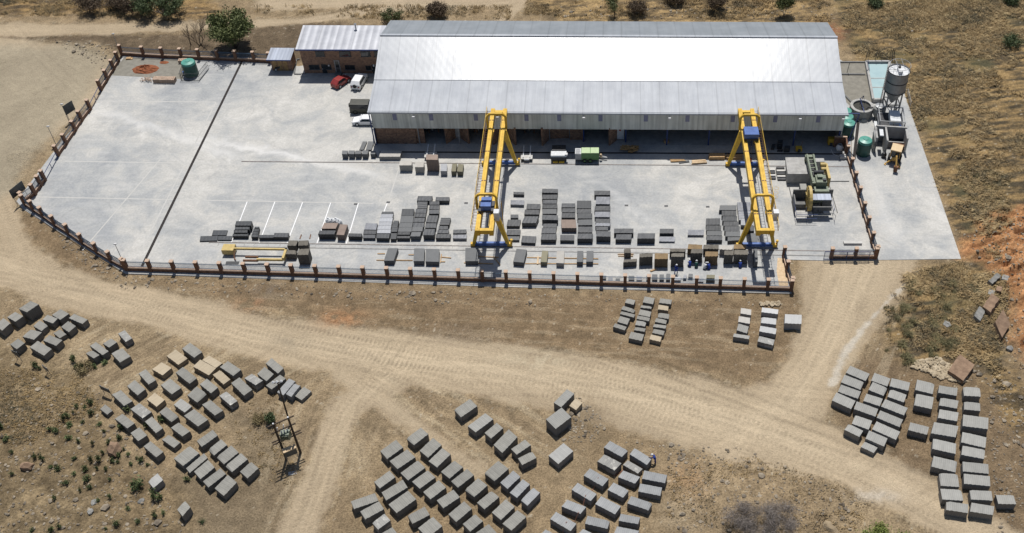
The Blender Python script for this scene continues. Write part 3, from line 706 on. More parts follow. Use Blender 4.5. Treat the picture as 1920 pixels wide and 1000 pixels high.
rows(BF, 'stone block', BG, 820, 720, 3.571, 1.25, 'g', '''92,652 200,568 245,610;180,712 272,632 335,680;265,795 370,708 420,752;365,860 458,772 518,822;437,935 535,845 595,890|
75,872 180,785 232,835;170,938 260,865 310,915;245,1005 345,938 400,1000|
310,600 415,508 483,562;422,660 508,580 556,622 b;485,728 572,638 620,672 b;555,782 650,685 694,722 b|
108,175 230,92 275,143;203,283 322,195 375,235 l;316,328 397,260 440,297;377,408 478,303 536,355;495,435 587,373 625,410;540,498 640,448 668,492''',
 ['down the lower end of the track-side diagonal', 'of the diagonal cut by the bottom edge', 'of the separate upper right diagonal', 'down the line beside the wheel track'])
rows(BF, 'stone block', BG, 820, 720, 3.571, 1.2, 'l', '780,125 868,35 917,65|882,145 925,97 970,128 h.9 t|728,235 832,158 897,222 h1.7|745,480 845,395 910,450 x h1.2',
 ['upper left of three at the road fork', 'small one right of three at the road fork', 'tallest of three at the road fork', 'standing alone right of the track line'])
rows(BF, 'stone block', BG, 1000, 810, 5.263, 1.15, 'b', '''695,150 755,88 943,190;622,285 690,215 867,308 s;498,430 560,360 743,465;378,570 438,502 625,612;278,735 335,668 520,740;167,860 225,788 425,905;80,1000 120,962 200,1000|
943,215 990,153 1168,262;885,325 932,280 1080,365 s h.8;835,445 885,380 1055,445;733,570 790,498 950,580;610,710 668,633 865,735;510,905 535,828 765,880;440,1000 485,952 580,1000|
1073,460 1095,380 1320,425;1022,585 1040,505 1272,550;927,705 965,633 1185,705;840,875 862,808 1055,843;795,1000 825,932 1045,975''',
 ['down the left column of the worker\'s field', 'down the middle column of the worker\'s field', 'down the right column of the worker\'s field'])
rows(BF, 'stone block', BG, 1540, 670, 5.263, 1.15, 'l', '''243,152 285,83 477,163;195,247 230,172 430,248;165,340 197,270 392,338;105,425 150,345 338,430|
322,510 350,435 562,510;292,652 328,567 503,628;220,710 258,650 412,725|493,230 525,153 682,210;465,320 507,243 660,305;415,430 445,358 608,410|
675,285 695,205 877,250;645,385 672,310 842,370;590,485 630,413 855,500;545,595 580,523 805,615;502,710 545,633 777,735;437,802 473,722 655,800;390,885 430,832 555,890 h.7|
928,322 948,220 1127,262;908,472 930,357 1110,395;858,718 880,642 1065,688''',
 ['down the roadside column, right field', 'below the roadside column, right field', 'of the short second column, right field', 'down the third column, right field', 'in the sparse middle column, right field'])
rows(BF, 'stone block', BG, 1680, 690, 3.226, 1.2, 'l', '''255,150 262,105 373,123;255,225 265,178 378,198;255,302 265,250 380,270;213,395 232,328 378,352;213,487 218,425 365,458;215,597 228,532 380,568;265,712 256,635 380,643;280,795 268,730 403,738;297,857 300,805 437,825|
407,167 403,113 515,120;407,250 407,202 515,213;403,350 407,282 560,302 h1.4;395,450 403,387 547,420;395,525 403,470 547,497;405,625 403,567 558,582;412,700 410,640 568,655;447,795 440,738 577,745;448,868 457,815 595,837|620,822 605,768 718,770''',
 ['down the next to last column, right field', 'down the last column, right field', 'standing alone past the last column, bottom right'])
rows(BF, 'stone block', BG, 180, 630, 4., 1.1, 'g', '''112,430 175,395 272,488;30,548 68,513 123,555 h.7;135,615 190,577 290,655;258,728 325,685 383,745;355,828 408,788 505,870|
232,375 290,330 370,400;258,548 325,503 415,570 s;368,642 420,605 500,690;487,772 533,733 632,800 h.8|
318,280 372,248 447,330;380,475 440,425 515,480 t h.9;475,572 527,530 620,605;562,688 620,650 705,715|
412,245 480,190 567,240 t h.9;485,368 555,318 642,390;582,515 635,468 722,530 l h.9;660,598 735,548 840,628|
528,150 597,102 690,170 t h.8;597,275 650,232 760,318;645,95 705,50 800,120''',
 ['along the weedy outer diagonal, left field', 'down the second diagonal, left field', 'down the third diagonal, left field', 'down the fourth diagonal, left field', 'at the top of the left field'])
rows(BF, 'stone block', BG, 300, 630, 3.226, 1.1, 'g', '''165,358 222,305 283,350;248,410 297,380 380,450;240,292 282,258 350,312;353,358 395,330 472,395 s|
200,185 243,143 338,195 t h.9;256,146 295,118 377,165 t h.9;363,188 410,152 490,205;313,230 355,200 425,262 t h.8;430,285 480,250 558,325|
510,255 555,228 622,270 s;588,230 632,187 688,230;640,165 675,133 748,195|
640,300 725,235 760,258;708,340 780,257 818,275 b;762,350 820,278 852,295 b;812,360 870,308 915,335 h.6|
222,635 318,568 348,603;287,690 370,625 405,660;338,735 430,662 475,705;390,790 490,708 530,745;485,820 555,755 600,795|
83,740 185,660 242,705;158,800 265,710 287,738 h.8;205,820 290,750 330,795;260,880 365,800 398,835;330,922 410,840 465,885''',
 ['in the inner diagonal of the left field', 'in the line holding most tan blocks, left field', 'of the line climbing right, left field', 'of the tight row by the leaning pole', 'down the lower diagonal near the transformer, left field', 'down the lowest diagonal, left field'])
rows(BF, 'stone block', BG, 0, 750, 4., 1.1, 'x', '1105,612 1180,550 1222,600|1328,822 1390,750 1430,800 g h1.4', ['alone on the slope under the lowest diagonal', 'alone beside the spiky plant at the bottom'])
rows(BF, 'stone block', BG, 0, 555, 6.896, 1.1, 'g', '''243,165 395,65 500,108 h1.9;85,270 185,200 300,262 h1.4;-60,380 45,285 130,352 h1.4|
668,245 780,168 893,230;548,305 610,242 745,292;430,390 510,315 620,380;280,523 382,428 540,470;130,627 230,550 318,610|
888,285 955,230 1130,305;790,402 880,325 980,390;690,480 775,430 858,497 h.7;555,575 635,503 808,573;370,655 470,570 668,685|
1525,485 1610,440 1707,545 s;1323,610 1425,543 1513,600;1162,645 1240,595 1405,715;1100,735 1175,692 1288,765;1430,735 1565,658 1685,780''',
 ['of the tall row in the upper left group', 'along the middle row, upper left group', 'along the front row, upper left group', 'of the small group right of the signboards'])
rows(BF, 'stone block', BG, 1140, 550, 9.524, .75, 'g', '''290,165 322,85 490,125;232,285 270,225 497,290;212,370 240,320 485,380;165,510 215,405 390,455;92,597 130,535 335,600|
618,160 650,55 833,90;578,255 595,215 795,235;540,380 572,285 775,330;508,455 525,395 750,440;485,565 510,485 692,510 l;453,655 475,598 675,630;367,800 410,685 645,735|
912,170 930,90 1140,115;893,285 903,205 1090,232 t;880,425 895,342 1093,375;838,510 860,440 1065,480;805,600 825,548 1043,578;777,705 805,632 1015,675;738,820 765,735 960,780 t''',
 ['down the left file outside the long fence', 'down the middle file outside the long fence', 'down the right file outside the long fence'])
rows(BF, 'stone block', BG, 1360, 560, 9.524, .85, 'l', '''272,265 280,165 467,195 c;228,415 240,312 445,345 c;203,565 235,445 418,500;140,680 155,622 435,665|
645,240 658,157 947,195 w;622,430 632,325 915,360 w;605,585 625,485 915,535 w;575,765 605,668 880,735 s|1060,440 1068,278 1365,290 w h1.3''',
 ['down the pale file near the fence end', 'down the wide file near the fence end', 'biggest pale one beside the loading road'])
A1 = [o_ for o_ in bpy.data.objects if o_.get('label', '').endswith('first of three in the tall row of the upper left group')]
if A1:
    o_ = A1[0]; T_, R_ = Vector(G(395/6.896, 555+65/6.896, 1.9)), Vector(G(500/6.896, 555+108/6.896, 1.9)); L_ = Vector(G(243/6.896, 555+165/6.896, 1.9)); F_ = L_+R_-T_
    m_ = (F_+R_)/2; n_ = (R_-T_).normalized(); d_ = (R_-F_).normalized(); MB().bar((m_.x-d_.x*.45+n_.x*.06-o_.location.x, m_.y-d_.y*.45+n_.y*.06-o_.location.y, 1.15), (m_.x+d_.x*.45+n_.x*.06-o_.location.x, m_.y+d_.y*.45+n_.y*.06-o_.location.y, 1.15), .03, .55)
    rm_ = Matrix.Rotation(-o_.rotation_euler.z, 3, 'Z'); a_ = rm_ @ Vector((m_.x-d_.x*.4+n_.x*.05-o_.location.x, m_.y-d_.y*.4+n_.y*.05-o_.location.y, 1.2)); b_ = rm_ @ Vector((m_.x+d_.x*.4+n_.x*.05-o_.location.x, m_.y+d_.y*.4+n_.y*.05-o_.location.y, 1.2))
    MB().bar(a_, b_, .06, .55).build('paint_mark', 'paint_red', o_)
# ---------------------------------------------------------------- stacks in the yard
SG = 'stone slab stacks on the concrete yard'; SS = 'slab_stack'
rows(SS, 'slab stack', SG, 370, 375, 8., .22, 'd', '218,532 240,458 455,458|35,620 50,548 310,540|303,602 315,545 525,545', ['lying flat, uppermost of three west of the stacks', 'lying flat, leftmost of three west of the stacks', 'lying flat against the westmost stack column'], rough=.008)
rows(SS, 'slab stack', SG, 370, 375, 8., .8, 'd', '''565,388 585,322 820,322 h1.1;560,448 570,392 790,390 h.9;545,495 550,452 755,452;527,545 535,508 765,508 h.6|
855,430 865,405 930,405;835,475 845,437 925,437 h.7;820,515 830,480 915,480 h.65;808,560 815,520 910,520 h.6|920,570 925,528 1145,528 h.6|1140,560 1158,498 1375,500 h.7 m''',
 ['in the westmost stack column', 'in the small narrow westmost column', 'low and wide between the western columns', 'right end of the western stacks'], rough=.012, layers=3)
rows(SS, 'slab stack', SG, 590, 350, 6.4, .8, 'd', '''82,508 115,440 285,440 n h1|40,575 60,530 255,530 h1.1|262,580 305,455 395,460 n h1.2|402,600 410,563 568,567 h.8|
595,518 615,442 755,445 v h.7;583,572 592,522 742,522 m h.6;580,620 585,575 730,575 m h.5|
800,330 810,303 945,303 m;785,378 800,333 945,333 p;773,425 783,380 938,380 p;763,470 773,428 928,428 p;752,515 762,472 920,472 p;748,562 755,518 915,518 p;738,620 748,565 902,568 h.7|
945,440 955,410 1010,412;930,490 942,443 1005,443;918,545 928,493 1000,493;908,630 918,548 988,548 h.6|
1037,352 1050,270 1195,270;1022,435 1037,355 1190,355 y;1010,490 1020,438 1178,438 y;1000,545 1010,492 1170,492 y;990,580 1000,548 1150,548;985,622 990,582 1145,582 m h.6''',
 ['under the white bags', 'in front of the brown one by the bags', 'standing long-ways beside the white bags', 'low one between brown and pale columns', 'down the column left of the pale polished one', 'down the pale polished column', 'down the narrow column right of the pale one', 'down the wide banded column'], rough=.01, layers=3)
rows(SS, 'slab stack', SG, 590, 350, 6.4, .7, 'm', '''1225,172 1240,115 1415,117;1448,172 1455,128 1618,128|
1230,262 1240,180 1355,182;1205,318 1215,268 1345,270;1198,368 1205,323 1335,325;1180,428 1190,378 1322,378;1175,487 1183,435 1315,437;1165,540 1175,487 1300,487 y;1148,600 1165,548 1280,548 y h.85|
1378,222 1378,180 1495,178;1372,275 1378,228 1497,228;1370,330 1375,282 1495,280;1335,432 1360,348 1485,350;1325,498 1332,443 1460,443;1300,585 1310,512 1445,512 h1|
1497,460 1518,378 1632,378;1487,515 1490,475 1600,475;1470,563 1478,520 1612,520;1452,620 1460,572 1635,572 h.6|1660,565 1665,520 1820,517;1658,625 1662,575 1825,575 h.5 v''',
 ['of the back pair left of the first crane', 'down the column after the wide banded one', 'down the second column left of the crane', 'down the short column left of the crane', 'of the pair nearest the left crane'], rough=.02)
rows(SS, 'slab stack', SG, 930, 345, 8., .5, 'm', '''260,160 262,122 422,125;215,312 220,245 422,250 v;218,515 220,463 335,463;160,635 180,540 372,540;155,770 165,690 370,690;155,845 160,790 355,790 y h.4|
455,378 465,300 668,305 h.6;425,460 435,388 655,390;387,590 430,490 640,490 h.9;375,880 392,780 605,790|
690,135 695,75 930,80 h.8;690,230 700,165 922,165 h.8;700,300 705,243 912,243 h.8;690,370 695,310 920,310 d h.8;695,452 695,380 910,380 y h.8;690,540 692,468 930,475 h.9;700,660 710,600 915,600 h.7;680,745 690,665 905,665 h.7;670,840 685,755 910,755 h.8|
980,355 985,295 1190,295 h.7;990,430 995,368 1190,368 h.7;980,510 985,440 1190,440 h.7;985,665 975,540 1195,540 n h.9;962,850 965,768 1175,770 h.6|
1210,370 1215,255 1428,255 d h.8;1215,440 1220,375 1425,375 h.7;1220,522 1225,443 1445,443 d h.7;1230,625 1232,540 1445,535 h.6 y;1225,732 1232,645 1445,645 h.6;1220,825 1230,748 1455,748 h1|
1475,170 1475,105 1712,105 h.8;1495,305 1500,195 1710,197 v h.7;1475,405 1485,335 1715,335 h.7;1480,500 1485,420 1710,420 v h.7;1490,590 1495,525 1715,530 h.7;1490,635 1500,590 1720,590 v h.7;1500,700 1500,645 1680,645 h.6;1503,790 1508,710 1720,715 h1.2''',
 ['down the column right beside the left crane', 'down the second column right of left crane', 'down the tall third column between the cranes', 'down the fourth column between the cranes', 'down the fifth column between the cranes', 'down the sixth column between the cranes'], rough=.025)
rows(SS, 'slab stack', SG, 1130, 425, 8.333, .8, 'm', '178,105 180,35 482,35;200,205 215,125 455,125|540,190 548,108 820,108 h1.1|888,108 892,38 1112,38 h.7;880,235 890,160 1135,162 v h.3',
 ['of the pair just right of the sixth column', 'single wide one between two pairs', 'of the pair near the middle yard rail'], rough=.025, layers=2)
rows(SS, 'slab stack', SG, 1270, 375, 5.882, .7, 'm', '''115,390 120,332 295,332 v h.4|315,278 318,207 473,205;318,340 320,283 483,285 d;320,395 325,345 493,345 y;322,445 327,400 497,400|
460,115 470,62 655,62 y;490,178 492,122 652,122;497,235 500,182 660,182 d;508,290 510,240 678,240;520,348 522,293 690,293;530,405 532,350 692,350 y;555,455 555,410 700,400 h.6 y|
668,120 660,28 805,28 v;680,225 672,122 810,122 v;700,280 700,225 838,228 p;735,345 740,288 850,288;790,465 800,370 893,372 h.6 y''',
 ['low silver one left of the right crane columns', 'down the left column by the right crane', 'down the long column by the right crane', 'down the column underneath the right crane'], rough=.025)
rows(SS, 'slab stack', SG, 690, 450, 4.364, .85, 'y', '130,172 165,70 245,70|372,175 378,72 463,72;470,178 475,75 583,78|795,175 797,68 900,68|1188,180 1215,75 1300,82|1412,182 1425,90 1475,92 o;1540,190 1545,92 1607,95 c;1708,182 1713,92 1762,92;1785,180 1790,92 1845,92 h.8',
 ['first one standing endways right of the yellow lifting beam', 'of the endways pair on shared timbers', 'standing endways left of the left crane\'s foot', 'standing endways right of the left crane\'s foot', 'of the four narrow endways ones'], rough=.012, layers=1)
rows(SS, 'slab stack', SG, 1130, 450, 10.524, 1., 'k', '430,262 425,165 550,165 h1.15;408,450 420,395 672,375 h1.05|718,350 722,280 985,265 h1.75 L2;1030,380 1032,268 1290,270 h1.75 r L2|1320,235 1330,180 1660,185 h1.2;1340,335 1345,265 1610,270 h2.1 L2',
 ['of the dark pair nearest the front rail', 'high ones before the workers', 'rough pair where rough stacks begin'], rough=.06)
rows(SS, 'slab stack', SG, 1270, 375, 5.882, 1.25, 'k', '''112,543 120,490 275,498 r;145,590 155,545 280,545 h1.9 L2;288,542 290,497 458,500;305,625 310,572 448,572 h1.9 L2 r|468,548 478,503 615,508 c;515,608 520,560 620,562 h1.9 L2;625,542 628,492 758,492 r;622,605 628,553 780,555 h1.9 L2|845,690 840,545 882,545 h1.3 y''',
 ['rough stacks above crouching workers', 'rough stacks nearest the right crane', 'narrow endways one at the right crane\'s blue beam'], rough=.06)
rows(SS, 'slab stack', SG, 1130, 450, 10.524, .45, 'y', '''-40,775 -35,712 70,710;110,820 110,740 200,740 v;250,820 255,765 340,765;508,795 510,712 625,712;665,800 665,715 775,715 v;860,800 860,715 930,715;975,790 975,685 1080,685;1120,790 1122,685 1210,685;1250,790 1255,672 1335,672;1400,800 1405,735 1545,735 p|1588,760 1600,690 1660,690 v;1690,740 1695,670 1780,675''',
 ['of the small pieces behind the long fence', 'of the leaning small pieces behind the long fence'], rough=.01, layers=2)
rows(SS, 'slab stack', SG, 1270, 375, 5.882, .9, 'o', '318,865 322,828 415,830|228,905 230,870 288,870 h.45 v', ['olive green topped, behind the long fence', 'small, left of the olive one behind the fence'], rough=.03)
rows(SS, 'slab stack', SG, 370, 375, 8., 1.1, 'k', '''1345,690 1375,612 1510,612;1515,690 1520,615 1665,610|1322,818 1345,760 1500,758 ;1485,830 1510,738 1683,735 h2.''', ['in the pair behind the yellow beam', 'in the pair touching the yellow beam'], rough=.05)
rows(SS, 'slab stack', SG, 640, 250, 8., .3, 'y', '''270,250 322,127 385,127;368,250 405,125 487,127|8,315 15,262 97,265 h1;105,315 112,262 200,262 h1;205,315 212,265 300,262 h1;307,315 322,258 408,260 h1;435,315 445,268 517,270 h.85|565,355 592,265 905,265 h.75 c|
868,485 875,420 1060,420 h1.3 c;1103,512 1110,435 1240,435 h1.3 c|1487,570 1490,460 1585,460 h1 p|1648,575 1665,460 1735,460 h.95 o;1735,575 1752,465 1835,470 h.95 o''',
 ['of the flat dark pair near the shed corner', 'of the cubes lined up near the shed corner', 'table-like one before the shed\'s brick wall', 'of the cream blocks on the back rail', 'pale narrow one beside the doubled stack', 'of the olive pair on the back rail'], rough=.015)
rows(SS, 'slab stack', SG, 640, 250, 8., 2.45, 'n', '1270,400 1275,322 1450,325 L2', ['brown topped, two high on the back rail'], rough=.02)
def sticks(name, segs, label, mat='timber', r=.06, z=.1):
    mb = MB()
    for p, q in segs: a_ = G(*p); b__ = G(*q); mb.bar((a_[0], a_[1], z), (b__[0], b__[1], z+.02), r*2)
    c = mb.v[0]; mb.v = [(x-c[0], y-c[1], zz_) for x, y, zz_ in mb.v]
    tag(mb.build(name, mat, None, (c[0], c[1], 0)), label, 'timber', 'timber bearers on the yard')
sticks('timber_bearer', [((706, 489), (774, 489.5))], 'long timber bearer between the two leftmost endways stacks')
sticks('timber_bearer', [((708, 477), (722, 477))], 'stub of timber left of the first endways stack')
sticks('timber_bearer', [((766, 479), (778, 479))], 'stub of timber left of the endways pair')
sticks('timber_bearer', [((826, 494), (828, 478))], 'timber propped against the right side of the endways pair')
sticks('timber_bearer', [((826, 483), (846, 485))], 'upper timber sticking out right of the endways pair')
sticks('timber_bearer', [((826, 492), (835, 492))], 'lower timber sticking out right of the endways pair')
sticks('timber_bearer', [((870, 494), (925, 496))], 'lower timber bearer in the left crane\'s shadow')
sticks('timber_bearer', [((896, 482), (935, 484))], 'upper timber bearer in the left crane\'s shadow')
sticks('timber_bearer', [((925, 482), (938, 498))], 'crooked timber leaning across the left crane\'s shadow')
sticks('timber_bearer', [((988, 484), (1122, 486.5))], 'long upper timber bearer under the narrow endways stacks')
sticks('timber_bearer', [((985, 495.5), (1122, 496))], 'long lower timber bearer under the narrow endways stacks')
sticks('timber_bearer', [((1008, 497), (1009, 483))], 'pale short timber across the two long bearers', 'timber_pale', .12)
sticks('timber_bearer', [((1158, 478), (1188, 478))], 'upper timber under the dark pair near the front rail')
sticks('timber_bearer', [((1159, 481.5), (1187, 481.5))], 'second timber under the dark pair near the front rail')
sticks('timber_bearer', [((1219.5, 510), (1230.5, 506))], 'stout offcut of timber lying in front of rust-topped stacks', 'timber', .12)
sticks('timber_bearer', [((562.5, 449), (565.5, 441.5))], 'short rusty timber left of two on the parking bay', 'steel_rust')
sticks('timber_bearer', [((581, 449), (583, 441))], 'short rusty timber right of two on the parking bay', 'steel_rust')
def planks(px, L, W_, n_, h_, ang, label, seed, mat='timber'):
    rd = random.Random(seed); c = G(*px); mb = MB()
    for i in range(n_):
        y = (i % 4)*W_/4-W_/2+rd.uniform(-.05, .05); z = (i//4)*h_+.06; a_ = rd.uniform(-.04, .04)
        mb.bar((-L/2+rd.uniform(0, .3), y-a_, z), (L/2-rd.uniform(0, .3), y+a_, z), W_/5, h_*.85)
    o = mb.build('plank_pile', mat, None, (c[0], c[1], .05), ang); tag(o, label, 'timber pile', 'timber piles beside the shed')
planks((1270, 302), 2.7, .6, 5, .12, R(2), 'thin bundle of reddish planks, leftmost on the back strip', 1)
planks((1310, 304), 2.6, 1.1, 7, .16, R(6), 'untidy bundle of pale planks left of the crane', 2, 'timber_pale')
planks((1344, 296), 2.9, 1.1, 16, .16, R(0), 'neat reddish plank pile half in the shed shade', 3)
planks((1376, 296), 2.9, 1.0, 12, .16, R(1), 'plank pile partly behind the right crane leg', 4)
o = MB().box(-.85, -.22, 0, .85, .22, .12).build('slab_offcut', 'slab_dark', None, (*G(1282.5, 305), .05), R(12)); tag(o, 'thin dark slab offcut lying between two plank bundles', 'stone slab')
# ================================================================ SHED
SX, SY = -37.9, 135.5; SW = 76.2; SROT = R(-.5)
shed = empty('shed', (SX, SY, .04), SROT, 'long steel-roofed factory shed with brick bays open to the yard', 'factory shed')
def sl(px, py, Y=135.5):     # local x of the shed for a picture point on its front plane
    x, z = GY(px, py, Y); return x-SX
D = 24.0; prof = [(-.55, 7.05), (6.8, 8.1), (15.5, 11.0), (24.2, 8.5)]
def slope(name, y0, z0, y1, z1, mat, x0=-.35, x1=SW+.35, t=.12):
    mb = MB(); mb.hexa([(x0, y0, z0-t), (x1, y0, z0-t), (x1, y1, z1-t), (x0, y1, z1-t)], [(x0, y0, z0), (x1, y0, z0), (x1, y1, z1), (x0, y1, z1)])
    return mb.build(name, mat, shed)
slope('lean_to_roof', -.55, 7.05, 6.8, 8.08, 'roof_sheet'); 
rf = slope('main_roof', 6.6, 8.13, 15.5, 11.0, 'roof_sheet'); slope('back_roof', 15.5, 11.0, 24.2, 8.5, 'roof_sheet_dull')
MB().bar((-.4, 15.5, 11.05), (SW+.4, 15.5, 11.05), .5, .08).build('ridge_cap', 'roof_sheet', rf)
g = MB(); g.box(-.4, -.82, 6.72, SW+.4, -.56, 7.0); g.build('gutter', 'roof_sheet', shed)
MB().box(-.3, -.5, 6.5, SW+.3, -.30, 6.74).build('fascia', 'frame_blue', shed)
c = MB(); c.box(-.1, -.12, 3.3, SW+.1, 0, 6.72); c.build('front_cladding', 'clad_sheet', shed)
for nm, x0, x1 in (('left', -.12, 0), ('right', SW, SW+.12)):
    mb = MB(); ys_ = [0.05, 6.8, 15.5, 24]; zs_ = [6.9, 7.9, 10.8, 8.3]
    vs = [(x0, y, 0) for y in ys_]+[(x0, y, z) for y, z in zip(ys_, zs_)]+[(x1, y, 0) for y in ys_]+[(x1, y, z) for y, z in zip(ys_, zs_)]
    mb.add(vs, [(0, 3, 2, 1) if 0 else (0, 1, 2, 3), (0, 1, 5, 4), (1, 2, 6, 5), (2, 3, 7, 6), (8, 12, 13, 9), (9, 13, 14, 10), (10, 14, 15, 11), (0, 4, 12, 8), (3, 11, 15, 7), (4, 5, 13, 12), (5, 6, 14, 13), (6, 7, 15, 14)])
    mb.build('end_wall', 'clad_sheet', shed)
MB().box(0, 23.9, 0, SW, 24, 8.2).build('back_wall', 'clad_sheet', shed)
MB().box(.2, .1, 0, SW-.2, 23.8, .012).build('floor', 'cement_wall', shed)
for px in (739.5, 808, 892, 987, 1048.5, 1126, 1211, 1289, 1374, 1453.5, 1534):
    x = sl(px, 214); MB().box(x-.33, -.16, 4.95, x+.33, -.122, 6.45).build('skylight_strip', 'skylight', shed)
for px in (777, 934, 1095, 1255, 1498, 1578):
    x = sl(px, 211); mb = MB().bar((x, -.3, 6.45), (x, -.95, 6.35), .06); mb.box(x-.2, -1.25, 6.15, x+.2, -.9, 6.45); mb.build('floodlight', 'lamp_grey', shed)
for px, w_ in ((828, .0), (1365, .0), (1480, 0)):
    x = sl(px, 225)
# brick front and bays
def wall(a, b_, h, mat='brick_face', t=.24, z=0, name='brick_wall'):
    a = Vector((a[0], a[1])); b_ = Vector((b_[0], b_[1])); n = (b_-a).normalized(); n = Vector((-n.y, n.x))*t/2
    return MB().prism([tuple(a-n), tuple(b_-n), tuple(b_+n), tuple(a+n)], z, h).build(name, mat, shed)
def SP(px, py):
    x, y = G(px, py); x -= SX; y -= SY; c_, s_ = math.cos(-SROT), math.sin(-SROT); return (x*c_-y*s_, x*s_+y*c_)
wall((.15, .15), (6.6, .15), 3.4); wall((6.62, .32), (8.0, .32), 3.4)
for a, b_ in (((837, 270), (857, 257)), ((880, 270), (862, 257)), ((925, 272), (944, 258)), ((968, 273), (950, 258)), ((1017, 274), (1031, 260)), ((1069, 262), (1094, 262)), ((1142, 273.5), (1157, 262)), ((786, 270), (792, 250)), ((894, 250), (896, 235)), ((1031, 260), (1069, 259))):
    wall(SP(*a), SP(*b_), 3.6 if a[0] != 1069 else 3.4)
def post(px, py, mat='frame_blue', w_=.22, name='post', h=6.4):
    x, y = SP(px, py); y = max(y, .16); MB().box(x-w_/2, y-w_/2, 0, x+w_/2, y+w_/2, h).build(name, mat, shed)
for px, py in ((1094.5, 266), (1173, 267), (1250, 274), (1328, 274.5), (1408, 275), (1487, 275.5), (1570, 276)): post(px, py)
for px, py in ((787.5, 270), (862, 271.5), (1017, 274), (1031, 262), (1068, 260)): post(px, py, 'steel_grey', .16, 'downpipe')
x, y = SP(859, 259); MB().box(x-.4, y-.06, 0, x+.4, y+.06, 3.4).build('pale_panel', 'cement_wall', shed)
x, y = SP(1163, 263); dr = MB().box(x-.62, y-.05, .2, x+.62, y+.05, 2.9).build('door', 'white_plastic', shed)
MB().box(x-.22, y-.09, 1.9, x+.1, y-.055, 2.5).build('door_mark', 'paint_red', dr)
mb = MB(); mb.bar((-.3, -.3, 6.8), (-.3, -.3, 0), .16).bar((-.0, -.25, 3.3), (0, -.25, .0), .14); mb.build('corner_post', 'frame_blue', shed)
MB().tube((-.55, -.3, .0), (-.15, -.3, 3.3), .05).build('downpipe', 'white_plastic', shed)
mb = MB(); mb.bar((SW+.1, -.3, 6.85), (SW+2.2, -.3, 6.85), .14).bar((SW+2.2, -.3, 6.8), (SW+1.2, -.1, 0), .16); mb.build('side_frame', 'frame_blue', shed)
for i in range(9):       # rafters and rails inside
    x = 4+i*8.6; MB().box(x-.08, .2, 6.2, x+.08, 23.5, 6.5).build('rafter', 'steel_grey', shed)
# saws standing in the bays
def saw_trolley(px, py, label):
    c = G(px, py); r_ = empty('stone_trolley', (*c, .05), 0, label, 'trolley', 'stone trolleys at the bays')
    MB().box(-.95, -.7, .45, .95, .7, .62).build('deck', 'cement_pale', r_)
    for s in (-.55, .55):
        MB().bar((s, -.4, .7), (s, 2.2, 1.0), .14).build('rail_arm', 'white_plastic', r_)
    for sx in (-.7, .7):
        for sy in (-.5, .5): MB().tube((sx-.1, sy, .22), (sx+.1, sy, .22), .22, n=10).build('wheel', 'steel_dark', r_)
    MB().tube((-.4, -.75, .5), (.45, -.75, .5), .16).build('roller', 'white_plastic', r_)
saw_trolley(988, 299, 'flat trolley with two arms on the strip before the shed')
saw_trolley(808, 296, 'flat trolley with two arms hidden behind brown stack')
for i, (px, py) in enumerate(((814, 249), (899, 249), (993, 250))):
    c = G(px, py, 0); r_ = empty('bay_saw', (*c, .05), 0, ['block saw deep in the leftmost shed bay', 'block saw in the second shed bay behind the crane', 'block saw in the shed bay right of the crane'][i], 'stone saw', 'block saws inside the shed bays')
    MB().box(-1, -.4, 2.2, 1, .4, 2.5).build('beam', 'steel_rust', r_)
    for s in (-.8, .8): MB().bar((s, 0, 0), (s, 0, 2.3), .18).build('leg', 'steel_rust', r_)
    MB().tube((-.1, -.1, 1.5), (.1, -.1, 1.5), .9, n=18).build('blade', 'steel_grey', r_)
c = G(1048, 300); r_ = empty('press_machine', (*c, .05), 0, 'white topped machine with yellow feet before the shed', 'machine')
MB().box(-1.25, -.75, .35, 1.25, .5, 1.0).build('base', 'steel_dark', r_); MB().box(-1.25, -.65, 1.0, 1.25, .55, 1.35).build('top_cover', 'white_plastic', r_)
MB().box(-1.1, .6, .9, 1.1, 1.9, 1.5).build('rear_frame', 'steel_dark', r_); MB().box(1.0, -.6, 1.2, 1.45, -.1, 1.5).build('side_box', 'lamp_grey', r_)
for s in (-.95, .05): MB().box(s, -1.0, .05, s+.85, -.72, .34).build('foot', 'steel_yellow', r_)
c = G(1103, 300); r_ = empty('compressor', (*c, .05), 0, 'green trailer compressor with pale green lids and twin wheels', 'compressor')
b = MB().mat('bright_green').box(-1.1, -.75, .55, 1.75, .75, 1.85); b.mat('steel_grey').box(-2.1, -.75, .55, -1.1, .75, 1.75); b.build('body', None, r_)
l_ = MB().box(-1.05, -.72, 1.85, .3, .72, 1.93).box(.4, -.72, 1.85, 1.72, .72, 1.93); l_.build('lid', 'lid_green', r_)
gr = MB(); gr.box(-2.08, -.7, 1.752, -1.2, .7, 1.78).build('grille', 'white_plastic', r_)
mb = MB()
for i in range(5): mb.box(-2.0, -.62+i*.26, 1.782, -1.3, -.52+i*.26, 1.80)
mb.build('slot', 'steel_dark', r_)
for s in (-.55, .35):
    for y in (-.78, .78): wv_ = MB().tube((s, y-.12, .38), (s, y+.12, .38), .38, n=14).build('wheel', 'black_rubber', r_); MB().tube((s, y-.135, .38), (s, y+.135, .38), .17, n=10).build('rim', 'bright_green', wv_)
MB().bar((1.75, 0, .6), (3.1, -.1, .5), .1).bar((1.75, .4, .6), (3.0, 0, .5), .08).build('drawbar', 'steel_grey', r_)
MB().lathe((2.05, -.1, .6), [(.2, 0), (.24, .3), (.15, .6)], 10).build('hose_reel', 'timber_pale', r_)
c = G(1180, 284); r_ = empty('firewood_heap', (*c, .05), 0, 'brown log heap inside the shed behind the green compressor', 'log pile'); mb = MB(); rd = random.Random(5)
